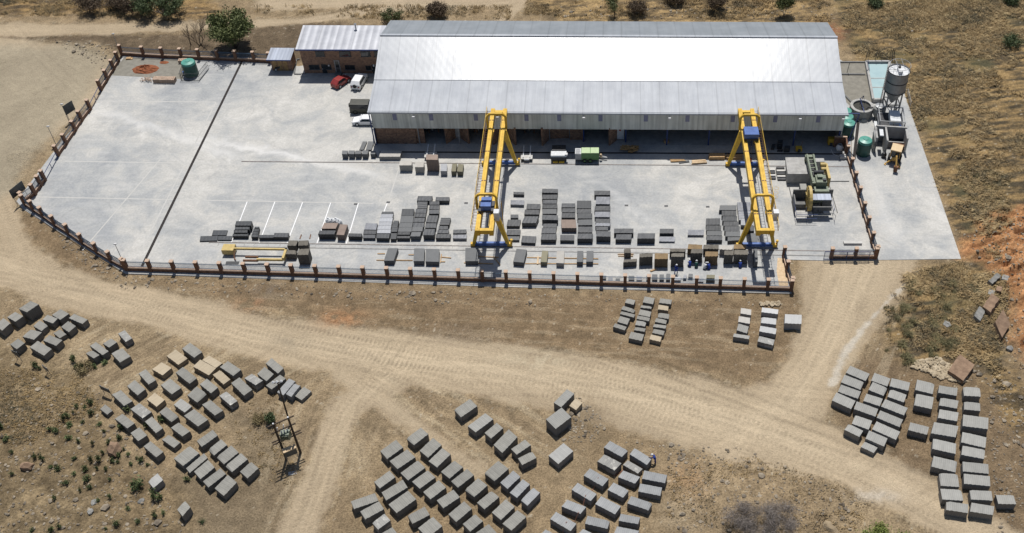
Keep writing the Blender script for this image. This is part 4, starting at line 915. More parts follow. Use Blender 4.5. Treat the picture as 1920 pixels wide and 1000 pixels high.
for i in range(34):
    x, y, z = rd.uniform(-1.2, 1.2), rd.uniform(-.5, .6), rd.uniform(.1, .9); a_ = rd.uniform(-.5, .5); mb.tube((x-.4*math.cos(a_), y-.4*math.sin(a_), z), (x+.4*math.cos(a_), y+.4*math.sin(a_), z+rd.uniform(-.1, .2)), .11, n=7)
mb.build('logs', 'door_timber', r_)
for i, (px, py, lb) in enumerate(((1497, 283, 'yellow floor saw beside the fourth blue post in the shed'), (1557, 271, 'yellow cabinet machine at the right end of the open shed'))):
    c = G(px, py); r_ = empty('floor_machine', (*c, .05), 0, lb, 'machine'); MB().box(-.5, -.4, .1, .5, .4, .7+.6*i).build('body', 'steel_yellow', r_)
    MB().tube((-.2, -.45, .35), (.2, -.45, .35), .28, n=12).build('drum', 'steel_dark', r_); MB().bar((.4, .3, .6), (.7, .9, 1.3), .08).build('handle', 'steel_rust', r_)
rows(SS, 'slab stack', 'slab stacks stored inside the shed', 1420, 230, 9.6, .5, 'm', '245,458 265,390 328,390;355,440 365,395 455,395;362,375 372,320 465,320 h.9;485,465 490,418 595,418 h.9;355,522 362,485 460,485 h.15', ['under the open right end of the shed'], rough=.01)
c = G(1249, 268); o = MB().lathe((0, 0, 0), [(.42, 0), (.5, .25), (.42, .5)], 14).build('stone_drum', 'timber', None, (*c, .05)); tag(o, 'round tan drum at the foot of a blue shed post', 'drum')
# ================================================================ OFFICE
ox_, oy_ = -54.0, 155.7; of = empty('office_building', (ox_, oy_, .04), R(-.3), 'two storey brick office with grey sheet roof beside the shed', 'office building'); OW = 14.5; OH = 5.35; OD = 6.0
def office_wall():
    mb = MB(); op = [(-0.0, 0)]
    return mb
cols = {'up': [(3.15, 5.0), (8.0, 10.1), (12.2, 14.1)], 'dn': [(1.3, 3.35), (8.7, 10.7)]}
MB().box(0, 0, 0, OW, OD, OH).build('wall', 'brick_face', of)
mb = MB(); mb.hexa([(-.5, -.55, OH-.02), (OW, -.55, OH-.02), (OW, OD+.4, OH+.55), (-.5, OD+.4, OH+.55)], [(-.5, -.55, OH+.12), (OW, -.55, OH+.12), (OW, OD+.4, OH+.68), (-.5, OD+.4, OH+.68)]); rfo = mb.build('roof', 'office_roof', of)
MB().box(-.55, -.68, OH-.1, OW, -.56, OH+.14).build('fascia', 'frame_blue', rfo)
MB().tube((9.2, 5.3, OH+.5), (9.2, 5.3, OH+1.6), .1).lathe((9.2, 5.3, OH+1.6), [(.3, 0), (.05, .2)], 8).build('vent_pipe', 'steel_grey', rfo)
def win(x0, x1, z0, z1, n_=2):
    fr = MB().box(x0, -.05, z0, x1, .02, z1).build('window', 'steel_dark', of); gl = MB()
    for i in range(n_):
        a_ = x0+.07+(x1-x0-.14)*i/n_; b__ = x0+.07+(x1-x0-.14)*(i+1)/n_-.05; gl.box(a_, -.075, z0+.08, b__, -.052, z1-.08)
    gl.build('pane', 'glass_dark', fr); MB().box(x0-.06, -.14, z0-.1, x1+.06, -.002, z0-.015).build('sill', 'cement_dark', fr)
for x0, x1 in ((2.7, 4.3), (6.9, 8.9), (10.7, 12.4), (13.1, 14.3)): win(x0, x1, 3.75, 4.75)
win(1.0, 2.9, .95, 1.9); win(4.0, 5.0, 1.0, 1.9, 1); win(7.4, 9.2, .95, 1.9); win(11.1, 12.1, .9, 1.8, 1)
for x0 in (3.25, 12.2): d_ = MB().box(x0, -.06, .1, x0+.85, .02, 2.05).build('door', 'glass_dark', of); MB().box(x0+.1, -.1, 1.0, x0+.16, -.062, 1.2).build('handle', 'lamp_grey', d_)
st = MB().box(5.65, -.09, .1, 5.8, .02, 2.9).box(6.45, -.09, .1, 6.6, .02, 2.9).box(5.8, -.09, 2.75, 6.45, .02, 2.9); st.build('stair_frame', 'steel_grey', of)
st = MB().box(5.81, -.03, .1, 6.44, .0, 2.74); st.build('stair_opening', 'glass_dark', of)
sp_ = MB()
for i in range(9): sp_.box(5.5 if i < 3 else 5.85, -.95+i*.1 if i < 3 else -.06, .0, 6.7 if i < 3 else 6.4, -.0 if i < 3 else -.035, .15*(i+1) if i < 3 else .15*(i+1)+.02)
sp_.build('steps', 'cement_dark', of)
MB().box(-.6, -1.1, 0, OW-.5, -.005, .16).build('plinth', 'cement_wall', of)
mk = MB(); 
for p, q in (((556, 113), (552, 139)), ((552, 140), (574, 140.5)), ((556, 113), (562, 112))): strip(mk, p, q, .25, .04, .2)
tag(mk.build('kerb', 'cement_dark'), kind='structure')
# lamp on the wall, air unit
MB().box(4.5, -.2, 1.75, 4.75, -.06, 2.0).box(12.5, -.2, 1.7, 12.75, -.06, 2.1).build('wall_lamp', 'lamp_grey', of)
hx, hy = G(511.5, 133); hut = empty('guard_hut', (hx, hy, .04), R(-1), 'small brick guard hut with timber doors and blue-grey roof', 'hut')
MB().box(0, 0, 0, 3.7, 2.6, 2.45).build('wall', 'brick_face', hut)
mb = MB(); mb.hexa([(-.45, -.5, 2.5), (3.85, -.5, 2.5), (3.85, 3.0, 2.75), (-.45, 3.0, 2.75)], [(-.45, -.5, 2.6), (3.85, -.5, 2.6), (3.85, 3.0, 2.85), (-.45, 3.0, 2.85)]); rh = mb.build('roof', 'canopy_blue', hut)
MB().box(-.47, -.58, 2.42, 3.87, -.51, 2.62).build('fascia', 'frame_blue', rh)
for x in (.3, 1.25, 2.2): d_ = MB().box(x, -.06, .05, x+.75, -.002, 2.1).build('door', 'door_timber', hut); MB().box(x+.6, -.1, .95, x+.66, -.062, 1.15).build('handle', 'steel_dark', d_)
# ================================================================ CARS
def wheel(parent, x, y, r=.32, w_=.2, rim='lamp_grey'):
    wv_ = MB().tube((x, y-w_/2, r), (x, y+w_/2, r), r, n=18).build('wheel', 'black_rubber', parent)
    MB().tube((x, y-w_/2-.012, r), (x, y+w_/2+.012, r), r*.6, n=12).build('rim', rim, wv_)
def car(c, ang, L, Wd, prof, glass, paint, label, group='parked cars', z_off=.05, extra=None, rim='lamp_grey'):
    """prof: side outline as (x, z, half-width factor) along the top from nose to tail; nose at +x"""
    r_ = empty('parked_car', (*c, z_off), ang, label, 'car', group)
    mb = MB(); n_ = len(prof); hw = Wd/2; vs = []
    for x, z, k in prof:
        zs = z; sill = .22
        waist = min(z, .92 if not extra else 1.05)
        vs += [(x, -hw*.93, sill), (x, -hw*min(1, k+.02 if z <= waist else 1), sill+.25), (x, -hw*(1 if z > waist else k), waist*.97), (x, -hw*k, z-.03), (x, -hw*k+.08, z), (x, hw*k-.08, z), (x, hw*k, z-.03), (x, hw*(1 if z > waist else k), waist*.97), (x, hw*min(1, k+.02 if z <= waist else 1), sill+.25), (x, hw*.93, sill)]
    fs = []
    for i in range(n_-1):
        for j in range(9): fs.append((i*10+j, i*10+j+1, (i+1)*10+j+1, (i+1)*10+j))
        fs.append((i*10+9, i*10, (i+1)*10, (i+1)*10+9))
    fs += [tuple(range(9, -1, -1)), tuple(range((n_-1)*10, n_*10))]
    mb.add(vs, fs); bd = mb.build('body', paint, r_)
    for nm, quads_ in glass.items():
        g_ = MB()
        for q in quads_: g_.add(q, [(0, 1, 2, 3)])
        o = g_.build(nm.split('.')[0], 'glass_dark', r_); md = o.modifiers.new('t', 'SOLIDIFY'); md.thickness = .012; md.offset = 1
    wb = L*.29
    for x in (-wb, wb):
        for y in (-hw+.06, hw-.06): wheel(r_, x, y, .33 if not extra else .4, rim=rim)
    for y in (-hw*.7, hw*.7):
        MB().box(L/2-.06, y-.16, .55, L/2+.01, y+.16, .72).build('headlight', 'lamp_grey', r_); MB().box(-L/2-.01, y-.12, .6, -L/2+.05, y+.12, .82).build('tail_lamp', 'paint_red', r_)
    for s in (-1, 1): MB().box(L*.16, s*(hw+.02), .9, L*.16+.12, s*(hw+.2), 1.03).build('mirror', paint, r_)
    return r_
def glass_of(hw, xs_, z0, z1, k=.8):
    """windscreen, rear window and side windows from x positions (screen foot, screen head, tail head, tail foot)"""
    a, b_, c_, d = xs_; t = hw*k; o = .012
    return {'windscreen': [[(a-.05, -hw*.86, z0+.03), (a-.05, hw*.86, z0+.03), (b_+o, t-.1, z1-.04), (b_+o, -t+.1, z1-.04)]],
            'rear_window': [[(d+.04, hw*.84, z0+.05), (d+.04, -hw*.84, z0+.05), (c_-o, -t+.1, z1-.05), (c_-o, t-.1, z1-.05)]],
            'side_window': [[(a-.3, -hw-.0, z0+.04), (b_-.02, -t-.035, z1-.1), (c_+.05, -t-.035, z1-.1), (d+.3, -hw-.0, z0+.04)]], 'side_window.001': [[(d+.3, hw, z0+.04), (c_+.05, t+.035, z1-.1), (b_-.02, t+.035, z1-.1), (a-.3, hw, z0+.04)]]}
hatch = [(1.85, .5, .80), (1.72, .72, .9), (.95, .93, .96), (.25, 1.42, .78), (-1.0, 1.47, .80), (-1.62, 1.05, .88), (-1.78, .9, .92), (-1.82, .5, .85)]
car(G(640, 158), R(58), 3.7, 1.65, hatch, glass_of(.82, (.95, .25, -1.0, -1.66), .93, 1.42), 'car_red', 'small red hatchback parked before the brick office')
suv = [(2.1, .55, .82), (1.95, .9, .92), (1.05, 1.02, .97), (.45, 1.6, .80), (-1.5, 1.62, .82), (-2.02, 1.1, .93), (-2.08, .55, .88)]
sv = car(G(674.5, 158), R(80), 4.2, 1.8, suv, glass_of(.9, (1.05, .45, -1.5, -2.04), .98, 1.6), 'car_white', 'white off-roader with rear spare wheel parked before the office')
MB().tube((-2.1, 0, .95), (-2.28, 0, .95), .33, n=18).build('spare_wheel', 'black_rubber', sv)
sedan = [(2.15, .5, .80), (2.0, .72, .9), (1.0, .92, .96), (.35, 1.36, .76), (-.85, 1.38, .77), (-1.45, .98, .93), (-2.1, .9, .9), (-2.2, .5, .82)]
car(G(686, 231.5), R(180), 4.4, 1.72, sedan, glass_of(.86, (1.0, .35, -.85, -1.45), .9, 1.36), 'car_white', 'white saloon car half hidden by the shed corner')
bus = [(2.25, .6, .9), (2.2, 1.05, .95), (1.35, 1.12, .97), (1.05, 1.95, .9), (-2.1, 2.0, .9), (-2.2, 1.1, .97), (-2.22, .6, .95)]
dv = car(G(683, 209), R(0), 4.5, 1.8, bus, glass_of(.9, (1.35, 1.05, -2.1, -2.2), 1.1, 1.95, .9), 'car_olive', 'dark olive boxy off-roader behind the white saloon', extra=True, rim='car_olive')
MB().tube((-2.25, .2, 1.1), (-2.45, .2, 1.1), .38, n=16).build('spare_wheel', 'black_rubber', dv)
# scooter by the hut
c = G(525, 133); r_ = empty('motorcycle', (*c, .05), R(15), 'dark motorcycle standing in front of the timber doors', 'motorcycle')
for x in (-.65, .65): wheel(r_, x, 0, .3, .12)
MB().bar((-.6, 0, .5), (.3, 0, .75), .25, .3).bar((.2, 0, .75), (.6, 0, .35), .1).build('frame', 'steel_dark', r_); MB().box(-.7, -.14, .72, .05, .14, .84).build('seat', 'black_rubber', r_)
MB().bar((.45, -.35, 1.05), (.45, .35, 1.05), .05).bar((.42, 0, 1.05), (.6, 0, .4), .06).build('handlebar', 'steel_grey', r_); MB().lathe((.1, 0, .75), [(.18, 0), (.16, .2), (.05, .26)], 10).build('fuel_tank', 'tank_green', r_)
# ================================================================ GANTRY CRANES
def crane(x0, mir, trolley_y, label, ladder_side):
    """x0: left face of the left girder; rails at y=130 and y=110.9; girders run along y"""
    yb, yf = 129.95 if x0 < 0 else 129.7, 111.0 if x0 < 0 else 110.8; y0, y1, z1 = 105.8, 134.4, 8.0
    root = empty('gantry_crane', (x0, yf, .1), 0, label, 'gantry crane', 'yellow gantry cranes over the yard'); W_ = 2.55
    L = lambda x, y, z: (x, y-yf, z-.1)
    for gx in (0, W_-.62):
        g_ = MB(); g_.box(gx, y0-yf, 6.9, gx+.62, y1-yf, 7.9); g_ = g_.build('girder', 'steel_yellow', root)
        r_ = MB(); r_.box(gx+.27, y0+.4-yf, 7.9, gx+.35, y1-.4-yf, 7.97); r_.build('trolley_rail', 'steel_yellow', root)
        s_ = MB()
        for yy_ in (109.2, 116.5, 123.4, 131.2): s_.box(gx-.012, yy_-yf, 6.89, gx+.632, yy_+.22-yf, 7.915)
        s_.build('splice_plate', 'steel_dark' if 0 else 'steel_rust', g_)
    e = MB().box(.62, y0+.2-yf, 7.0, W_-.62, y0+.75-yf, 7.7); e.build('end_tie', 'steel_yellow', root)
    MB().box(.62, y1-.75-yf, 7.0, W_-.62, y1-.2-yf, 7.7).build('end_tie', 'steel_yellow', root)
    # walkway with handrail on the outer side
    sgn = -1 if not mir else 1; wx = (-.62 if sgn < 0 else W_+.02)
    wk = MB().bar((wx+.04, y0+.5-yf, 7.37), (wx+.04, y1-.2-yf, 7.37), .06).bar((wx+.56, y0+.5-yf, 7.37), (wx+.56, y1-.2-yf, 7.37), .06)
    for i in range(46): wk.bar((wx, y0+.7-yf+i*.62, 7.37), (wx+.6, y0+.7-yf+i*.62, 7.37), .05, .03)
    wk.build('walkway', 'steel_rust', root); hr = MB(); hx_ = wx if sgn < 0 else wx+.58
    for z in (7.9, 8.4): hr.bar((hx_, y0+.5-yf, z), (hx_, y1-.2-yf, z), .05)
    k = 20
    for i in range(k+1): y = y0+.5+(y1-y0-.7)*i/k-yf; hr.bar((hx_, y, 7.35), (hx_, y, 8.4), .045)
    hr.build('handrail', 'steel_yellow', root)
    hr2 = MB(); hx2 = W_-.62-.12 if sgn < 0 else .72
    for z in (8.0,): hr2.bar((W_-.70, y0+.8-yf, z), (W_-.70, y1-.8-yf, z), .05)
    hr2.build('cable_track', 'steel_yellow', root)
    for k_, y in enumerate((yf, yb)):
        yy = y-yf
        # legs: tapered, splayed to the ends of the carriage
        for s, tx, bx in ((-1, .31, -1.25), (1, W_-.31, W_+1.2)):
            lg = MB(); a, b_ = .42, .24
            lg.hexa([(bx-b_, yy-.22, .55), (bx+b_, yy-.22, .55), (bx+b_, yy+.22, .55), (bx-b_, yy+.22, .55)], [(tx-a, yy-.33, 6.88), (tx+a, yy-.33, 6.88), (tx+a, yy+.33, 6.88), (tx-a, yy+.33, 6.88)])
            lg.build('leg', 'steel_yellow', root)
        cr = MB().box(-1.35, yy-.2, .22, W_+1.3, yy+.2, .72); cr.build('sill_beam', 'steel_blue', root)
        for bx in (-1.75, W_+1.15):
            tr = MB().box(bx, yy-.26, .12, bx+.65, yy+.26, .6); tk = tr.build('bogie', 'steel_yellow', root)
            for q in (.12, .52): MB().tube((bx+q, yy-.12, .14), (bx+q, yy+.12, .14), .17, n=12).build('wheel', 'steel_dark', tk)
        MB().lathe((W_+1.75, yy+.15, .3), [(.12, 0), (.12, .55), (.2, .6), (.2, .85), (.05, .9)], 10).build('drive_motor', 'steel_yellow', root)
        # stiffening hoop over the girders
        h_ = MB(); zt = 10.1; xo0, xo1 = -.15, W_+.15
        pts = [(xo0, 7.3), (xo0, zt-.45), (xo0+.45, zt), (xo1-.45, zt), (xo1, zt-.45), (xo1, 7.3)]
        for p, q in zip(pts, pts[1:]): h_.bar((p[0], yy, p[1]), (q[0], yy, q[1]), .34, .30, (0, 1, 0))
        h_.build('hoop', 'steel_yellow', root)
    # trolley
    ty = trolley_y-yf; tr = MB().box(.15, ty-1.1, 8.0, W_-.15, ty+1.1, 8.35); t_ = tr.build('trolley', 'steel_dark', root)
    bw = 1.1 if x0 > 0 else .72
    MB().box(W_/2-bw, ty-1.0, 8.36, W_/2+bw, ty+1.0, 9.15).build('hoist_cover', 'steel_blue', t_)
    MB().tube((W_/2, ty-.9, 8.2), (W_/2, ty-.9, 4.4), .05).tube((W_/2+.3, ty-.9, 8.2), (W_/2+.3, ty-.9, 4.4), .04).build('rope', 'steel_dark', t_)
    MB().box(W_/2-.15, ty-1.05, 3.8, W_/2+.45, ty-.75, 4.4).bar((W_/2+.15, ty-.9, 3.8), (W_/2+.15, ty-.9, 3.3), .1).build('hook_block', 'steel_yellow' if x0 < 0 else 'paint_red', t_)
    # cabinet and ladder cage at the front
    cx = W_+.05 if x0 > 0 else W_-.1
    MB().box(cx, 108.3-yf, 7.4, cx+.75, 109.2-yf, 8.9).build('control_cabinet', 'white_plastic', root)
    ld = MB()
    for s in (0, .4): ld.bar((W_+.62+s*0, 112.2-yf+s, .8), (W_+.62, 112.2-yf+s, 7.4), .05)
    for i in range(18): ld.bar((W_+.62, 112.2-yf, 1+i*.35), (W_+.62, 112.6-yf, 1+i*.35), .035)
    if x0 > 0:
        for z in (8.4, 9.2, 10.): 
            for i in range(8):
                t0, t1 = i*math.pi/4, (i+1)*math.pi/4; ld.bar((W_+.75+.35*math.cos(t0), 112.4-yf+.35*math.sin(t0), z), (W_+.75+.35*math.cos(t1), 112.4-yf+.35*math.sin(t1), z), .03)
    ld.build('ladder', 'steel_yellow', root)
    fe = MB()
    for i in range(14):
        ya = y0+2+i*1.6-yf; fe.path([(W_-.8, ya, 7.85), (W_-.8, ya+.5, 7.25), (W_-.8, ya+1.1, 7.25), (W_-.8, ya+1.6, 7.85)], .035, 4)
    fe.build('festoon_cable', 'black_rubber', root)
    return root
crane(-18.35, False, 110.5, 'left yellow gantry crane with its blue hoist box under the front hoop', -1)
crane(20.95, True, 127.0, 'right yellow gantry crane with its blue hoist box near the shed', 1)
# lifting beam on the ground
c0 = Vector(G(425, 474)); r_ = empty('lifting_beam', (c0.x, c0.y, .05), R(-1.2), 'yellow lifting beam with open frame resting near the long fence', 'lifting beam')
MB().box(-.3, -.75, .3, 1.45, .6, 1.15).build('counterweight', 'guard_yellow', r_)
MB().box(1.45, -.38, .9, 9.3, -.15, 1.2).box(8.95, -2.2, .6, 9.3, -.15, 1.2).box(5.2, -2.2, .5, 8.95, -1.95, .85).build('arm', 'guard_yellow', r_)
MB().box(3.3, -1.55, .4, 5.2, -1.35, .7).box(3.2, -2.3, .4, 5.3, -2.1, .7).build('fork', 'steel_rust', r_)
MB().path([(1.5, -.5, .9), (1.6, -1.4, .3), (1.9, -1.8, .2)], .08, 6).build('chain', 'steel_rust', r_)
o = MB().box(-.95, -.3, 0, .95, .3, .06).build('steel_plate', 'slab_dark', None, (*G(436, 494), .05)); tag(o, 'dark flat plate lying just inside the long fence', 'plate')
# white bulk bags
for i, (px, py) in enumerate(((617, 416), (624, 417), (631, 416.5), (636.5, 419))):
    c = G(px, py+1); o = MB().lathe((0, 0, 0), [(.36, 0), (.45, .2), (.43, .5), (.3, .68), (.08, .8), (.12, .9)], 9).build('bulk_bag', 'white_plastic', None, (*c, .05), i)
    for v_ in o.data.vertices: v_.co.x += random.uniform(-.06, .06); v_.co.y += random.uniform(-.06, .06)
    tag(o, f'tied white bulk bag, {ORD[i]} of four from the left', 'bag', 'white bulk bags behind the brown stack')
# floor drains
for i, (px, py) in enumerate(((667, 383.5), (728, 380), (874, 381.5), (1174.5, 386), (1249, 387), (1327, 388.5))):
    o = MB().box(-.28, -.2, 0, .28, .2, .012).build('drain_cover', 'steel_dark', None, (*G(px, py), .046)); tag(o, f'small black drain cover, {ORD[i]} of six from the left', 'drain cover', 'drain covers in the yard')
# ================================================================ BLOCK SAW ON THE YARD
c = G(1520, 372); X0, Y0 = c
def lp(px, py, z=0): x, y = G(px, py, z); return (x-X0, y-Y0)
r_ = empty('block_saw', (X0, Y0, .05), 0, 'big green and yellow block saw standing among concrete walls', 'stone saw')
# sludge walls at the back and the front
mb = MB(); a = lp(1474, 345); b_ = lp(1548, 345); mb.box(a[0], a[1], 0, b_[0], a[1]+.25, 2.0); mb.hexa([(a[0], a[1]+.2, .2), (a[0]+4.2, a[1]+.2, .2), (a[0]+4.2, a[1]+4.0, 1.9), (a[0]+.1, a[1]+4.0, 1.9)], [(a[0], a[1]+.2, 2.0), (a[0]+4.2, a[1]+.2, 2.0), (a[0]+4.2, a[1]+4., 2.1), (a[0]+.1, a[1]+4., 2.1)])
mb.box(b_[0]-2.2, a[1]+3.0, 0, b_[0], a[1]+3.9, 2.0); mb.build('sludge_tank', 'cement_wall', r_)
mb = MB(); a = lp(1488, 402); b_ = lp(1563, 402)
mb.box(a[0], a[1]+2.6, 0, b_[0], a[1]+2.8, 2.6); mb.box(a[0], a[1], 0, a[0]+.2, a[1]+2.6, 2.0); mb.box(a[0]+1.8, a[1]+.2, 0, b_[0]-.4, a[1]+.4, 1.2); mb.box(a[0]+.4, a[1]+1.2, 0, a[0]+1.9, a[1]+2.3, .9); mb.box(b_[0]-1.6, a[1]+1.7, 0, b_[0]-.2, a[1]+2.4, 1.5); mb.build('front_tank', 'cement_dark', r_)
mb = MB()
for x in (a[0], a[0]+1.7, b_[0]-.2):
    for y in (a[1]-1.9, a[1]-.4): mb.bar((x, y, 0), (x, y, 1.6), .05)
for z in (.8, 1.6):
    mb.bar((a[0], a[1]-1.9, z), (a[0]+3.2, a[1]-1.9, z), .05); mb.bar((a[0], a[1]-1.9, z), (a[0], a[1]+1.5, z), .05); mb.bar((b_[0]-.2, a[1]-1.2, z), (b_[0]-.2, a[1]+1.5, z), .05)
mb.build('handrail', 'frame_blue', r_)
mb = MB(); mb.box(a[0]+.2, a[1]-1.6, .9, a[0]+2.6, a[1]-.6, 1.0); mb.build('platform', 'cement_wall', r_); MB().box(b_[0]-1.8, a[1]-.9, .9, b_[0]-.3, a[1]-.4, 1.0).build('platform', 'cement_wall', r_)
# twin green columns carrying the slanting beam
mb = MB(); p = lp(1520, 352); bx = p[0]
for s in (-.5, .5): mb.box(bx+s-.13, p[1]-2.6, 2.8, bx+s+.13, p[1]+4.0, 3.5)
mb.box(bx-.75, p[1]+3.6, 0, bx+.75, p[1]+4.2, 3.2); mb.box(bx-.6, p[1]-3.0, 0, bx+.9, p[1]-1.4, 3.4)
for i in range(6): mb.box(bx-.4, p[1]-2+i*1.0, 3.0, bx+.4, p[1]-1.8+i*1.0, 3.15)
mb.build('slide_beam', 'machine_green', r_)
mb = MB(); mb.box(bx-.1, p[1]-3.4, 2.2, bx+1.5, p[1]-1.6, 3.9); mb.box(bx+.1, p[1]-2.6, 3.9, bx+.9, p[1]-1.9, 4.3); mb.build('saw_head', 'machine_green', r_)
MB().box(bx-.36, p[1]-2.5, 2.5, bx+.36, p[1]+3.5, 2.7).box(bx-.3, p[1]-1.5, 2.7, bx+.3, p[1]-.6, 3.7).tube((bx-.2, p[1]-1.0, 3.9), (bx+1.3, p[1]-1.0, 3.9), .3, n=10).box(bx+.9, p[1]-3.2, 3.9, bx+1.4, p[1]-2.8, 4.2).build('dark_works', 'steel_dark', r_)
mb = MB(); q = lp(1548, 352); mb.box(q[0]-.35, q[1]-1.8, 1.4, q[0]+.05, q[1]+1.8, 3.4).tube((q[0]-1.2, q[1]+1.2, 3.6), (q[0]-.3, q[1]+1.2, 3.6), .35, n=12).tube((q[0]-1.1, q[1]+.6, 3.2), (q[0]-.3, q[1]+.6, 3.2), .3, n=12); mb.build('drive_motor', 'guard_yellow', r_)
q = lp(1517, 372, 2.4); mb = MB(); mb.tube((q[0]-.22, q[1], 2.3), (q[0]+.22, q[1], 2.3), 1.95, n=24)
for i in range(8):
    t_ = i*math.pi/4; mb.bar((q[0]-.26, q[1], 2.3), (q[0]-.26, q[1]+1.8*math.cos(t_), 2.3+1.8*math.sin(t_)), .1)
mb.build('blade_guard', 'guard_yellow', r_)
q = lp(1541, 371, 3.2); mb = MB(); mb.box(q[0]-1.5, q[1]-.6, 3.15, q[0]+1.4, q[1]+.8, 3.25); mb.build('canopy', 'canopy_blue', r_)
q = lp(1537, 384); mb = MB(); mb.box(q[0]-1.2, q[1]-.3, .6, q[0]+1.0, q[1]+.9, 2.9).box(q[0]-.35, q[1]-.75, 1.2, q[0]+.1, q[1]-.3, 1.7); mb.build('control_cabin', 'machine_green', r_)
q = lp(1510, 366); MB().box(q[0]-1.0, q[1]-.8, 0, q[0], q[1]+.8, 1.6).build('stone_block', 'granite_light', r_)
mb = MB().path([(*lp(1515, 388), 2.6), (*lp(1520, 398), 1.6), (*lp(1524, 410), .3)], .12, 6).path([(*lp(1536, 388), 2.4), (*lp(1533, 402), .4)], .06, 5); mb.build('hose', 'steel_dark', r_)
for i, (p_, q_, lb) in enumerate((((1479, 350), (1485, 375), 'thin dark pipe on the slab left of the block saw'), ((1551, 335), (1570, 400), 'dark channel strip running right of the block saw'), ((1548, 341), (1592, 341), 'thin pipe from the block saw to the right fence'), ((1448, 355), (1457, 410), 'fine cable lying between right crane and block saw'))):
    a_ = Vector(G(*p_)); b2 = Vector(G(*q_)); o = MB().bar((0, 0, .06), (b2.x-a_.x, b2.y-a_.y, .06), .12 if i < 3 else .05, .08).build('pipe', 'steel_dark' if i != 1 else 'cement_dark', None, (a_.x, a_.y, .03)); tag(o, lb, 'pipe')
def slabset(px, py, label, n_=4, w_=1.1):
    c = G(px, py); r = empty('stillage', (*c, .05), 0, label, 'stillage', 'small stillages between right crane and saw')
    for i in range(n_): MB().box(-w_/2, -1.0+i*.55, 0, w_/2, -.6+i*.55, .25+.12*i).build('kerbstone', 'cement_pale' if i % 2 else 'steel_dark', r)
slabset(1448, 330, 'stepped pile of small grey pieces right of the crane leg', 4, .9)
slabset(1464, 332, 'stepped pile of small grey pieces touching the saw\'s wall', 5, 1.3)
slabset(1447, 318, 'tiny dark pieces on the slab nearest the right crane girder', 2, .7)
o = MB().box(-1.4, -.25, 0, 1.3, .2, .35).box(-1.4, .2, 0, .2, .35, .3).build('kerb_stack', 'cement_pale', None, (*G(1599, 458), .05)); tag(o, 'low pale stone bar lying near the entrance fence', 'stone bar')
# ================================================================ RIGHT PLANT
def P0(px, py, z=0): return G(px, py, z)
a, b_, c_, d_ = [P0(*p) for p in ((1623, 121), (1667, 121), (1652, 192), (1636, 192))]
pond = empty('settling_basin', (*a, .04), 0, 'long tapering basin of pale blue slurry beside the silo', 'basin')
lv = lambda p, z: (p[0]-a[0], p[1]-a[1], z)
mb = MB()
for p, q in ((a, b_), (b_, c_), (c_, d_), (d_, a)): mb.bar(lv(p, .35), lv(q, .35), .4, .75)
mb.build('rim', 'cement_wall', pond); MB().add([lv(p, .3) for p in (a, d_, c_, b_)], [(0, 1, 2, 3)]).build('slurry', 'slurry', pond)
for t_ in (.42, .66):
    p = Vector(a).lerp(Vector(d_), t_); q = Vector(b_).lerp(Vector(c_), t_); MB().bar(lv(p, .31), lv(q, .31), .22, .06).build('baffle', 'cement_wall', pond)
fl = MB().prism(W([(1572, 119), (1622, 119), (1637, 192), (1600, 205), (1584, 190)]), .03, .055).build('settling_floor', 'settling_floor'); tag(fl, kind='structure')
mb = MB()
for p, q in (((1571, 118), (1670, 118)), ((1572, 140.5), (1622, 141)), ((1579, 175), (1601, 198))): strip(mb, p, q, .3, .03, .25)
tag(mb.build('kerb', 'cement_dark'), kind='structure')
for i, (px, h) in enumerate(((1588, 2.2), (1621, 2.2), (1639, 2.4), (1650, 2.2))):
    x, y = P0(px, 119+(18 if i == 0 else 0)); o = MB().tube((0, 0, 0), (.15, 0, h), .05).build('steel_post', 'steel_dark', None, (x, y, .04)); tag(o, ['thin dark post standing on the grey floor behind the shed end', 'thin dark post at the basin\'s upper left corner', 'thin dark post behind the basin, middle of three', 'thin dark post behind the basin, nearest the silo'][i], 'post')
def ladder(c, ang, h, label, mat='frame_blue', lean=.8):
    r = empty('ladder', (*c, .04), ang, label, 'ladder'); mb = MB(); mr = MB()
    for s in (-.25, .25): mb.bar((s, 0, 0), (s, lean, h), .06)
    for i in range(1, int(h/.35)): mr.bar((-.25, lean*i*.35/h, i*.35), (.25, lean*i*.35/h, i*.35), .04)
    mb.build('stile', mat, r); mr.build('rung', mat, r)
ladder(P0(1630, 138), R(60), 2.6, 'blue steel ladder leaning at the basin\'s left rim')
ladder(P0(1676, 122), R(30), 2.2, 'dark trestle standing just behind the silo', 'steel_dark')
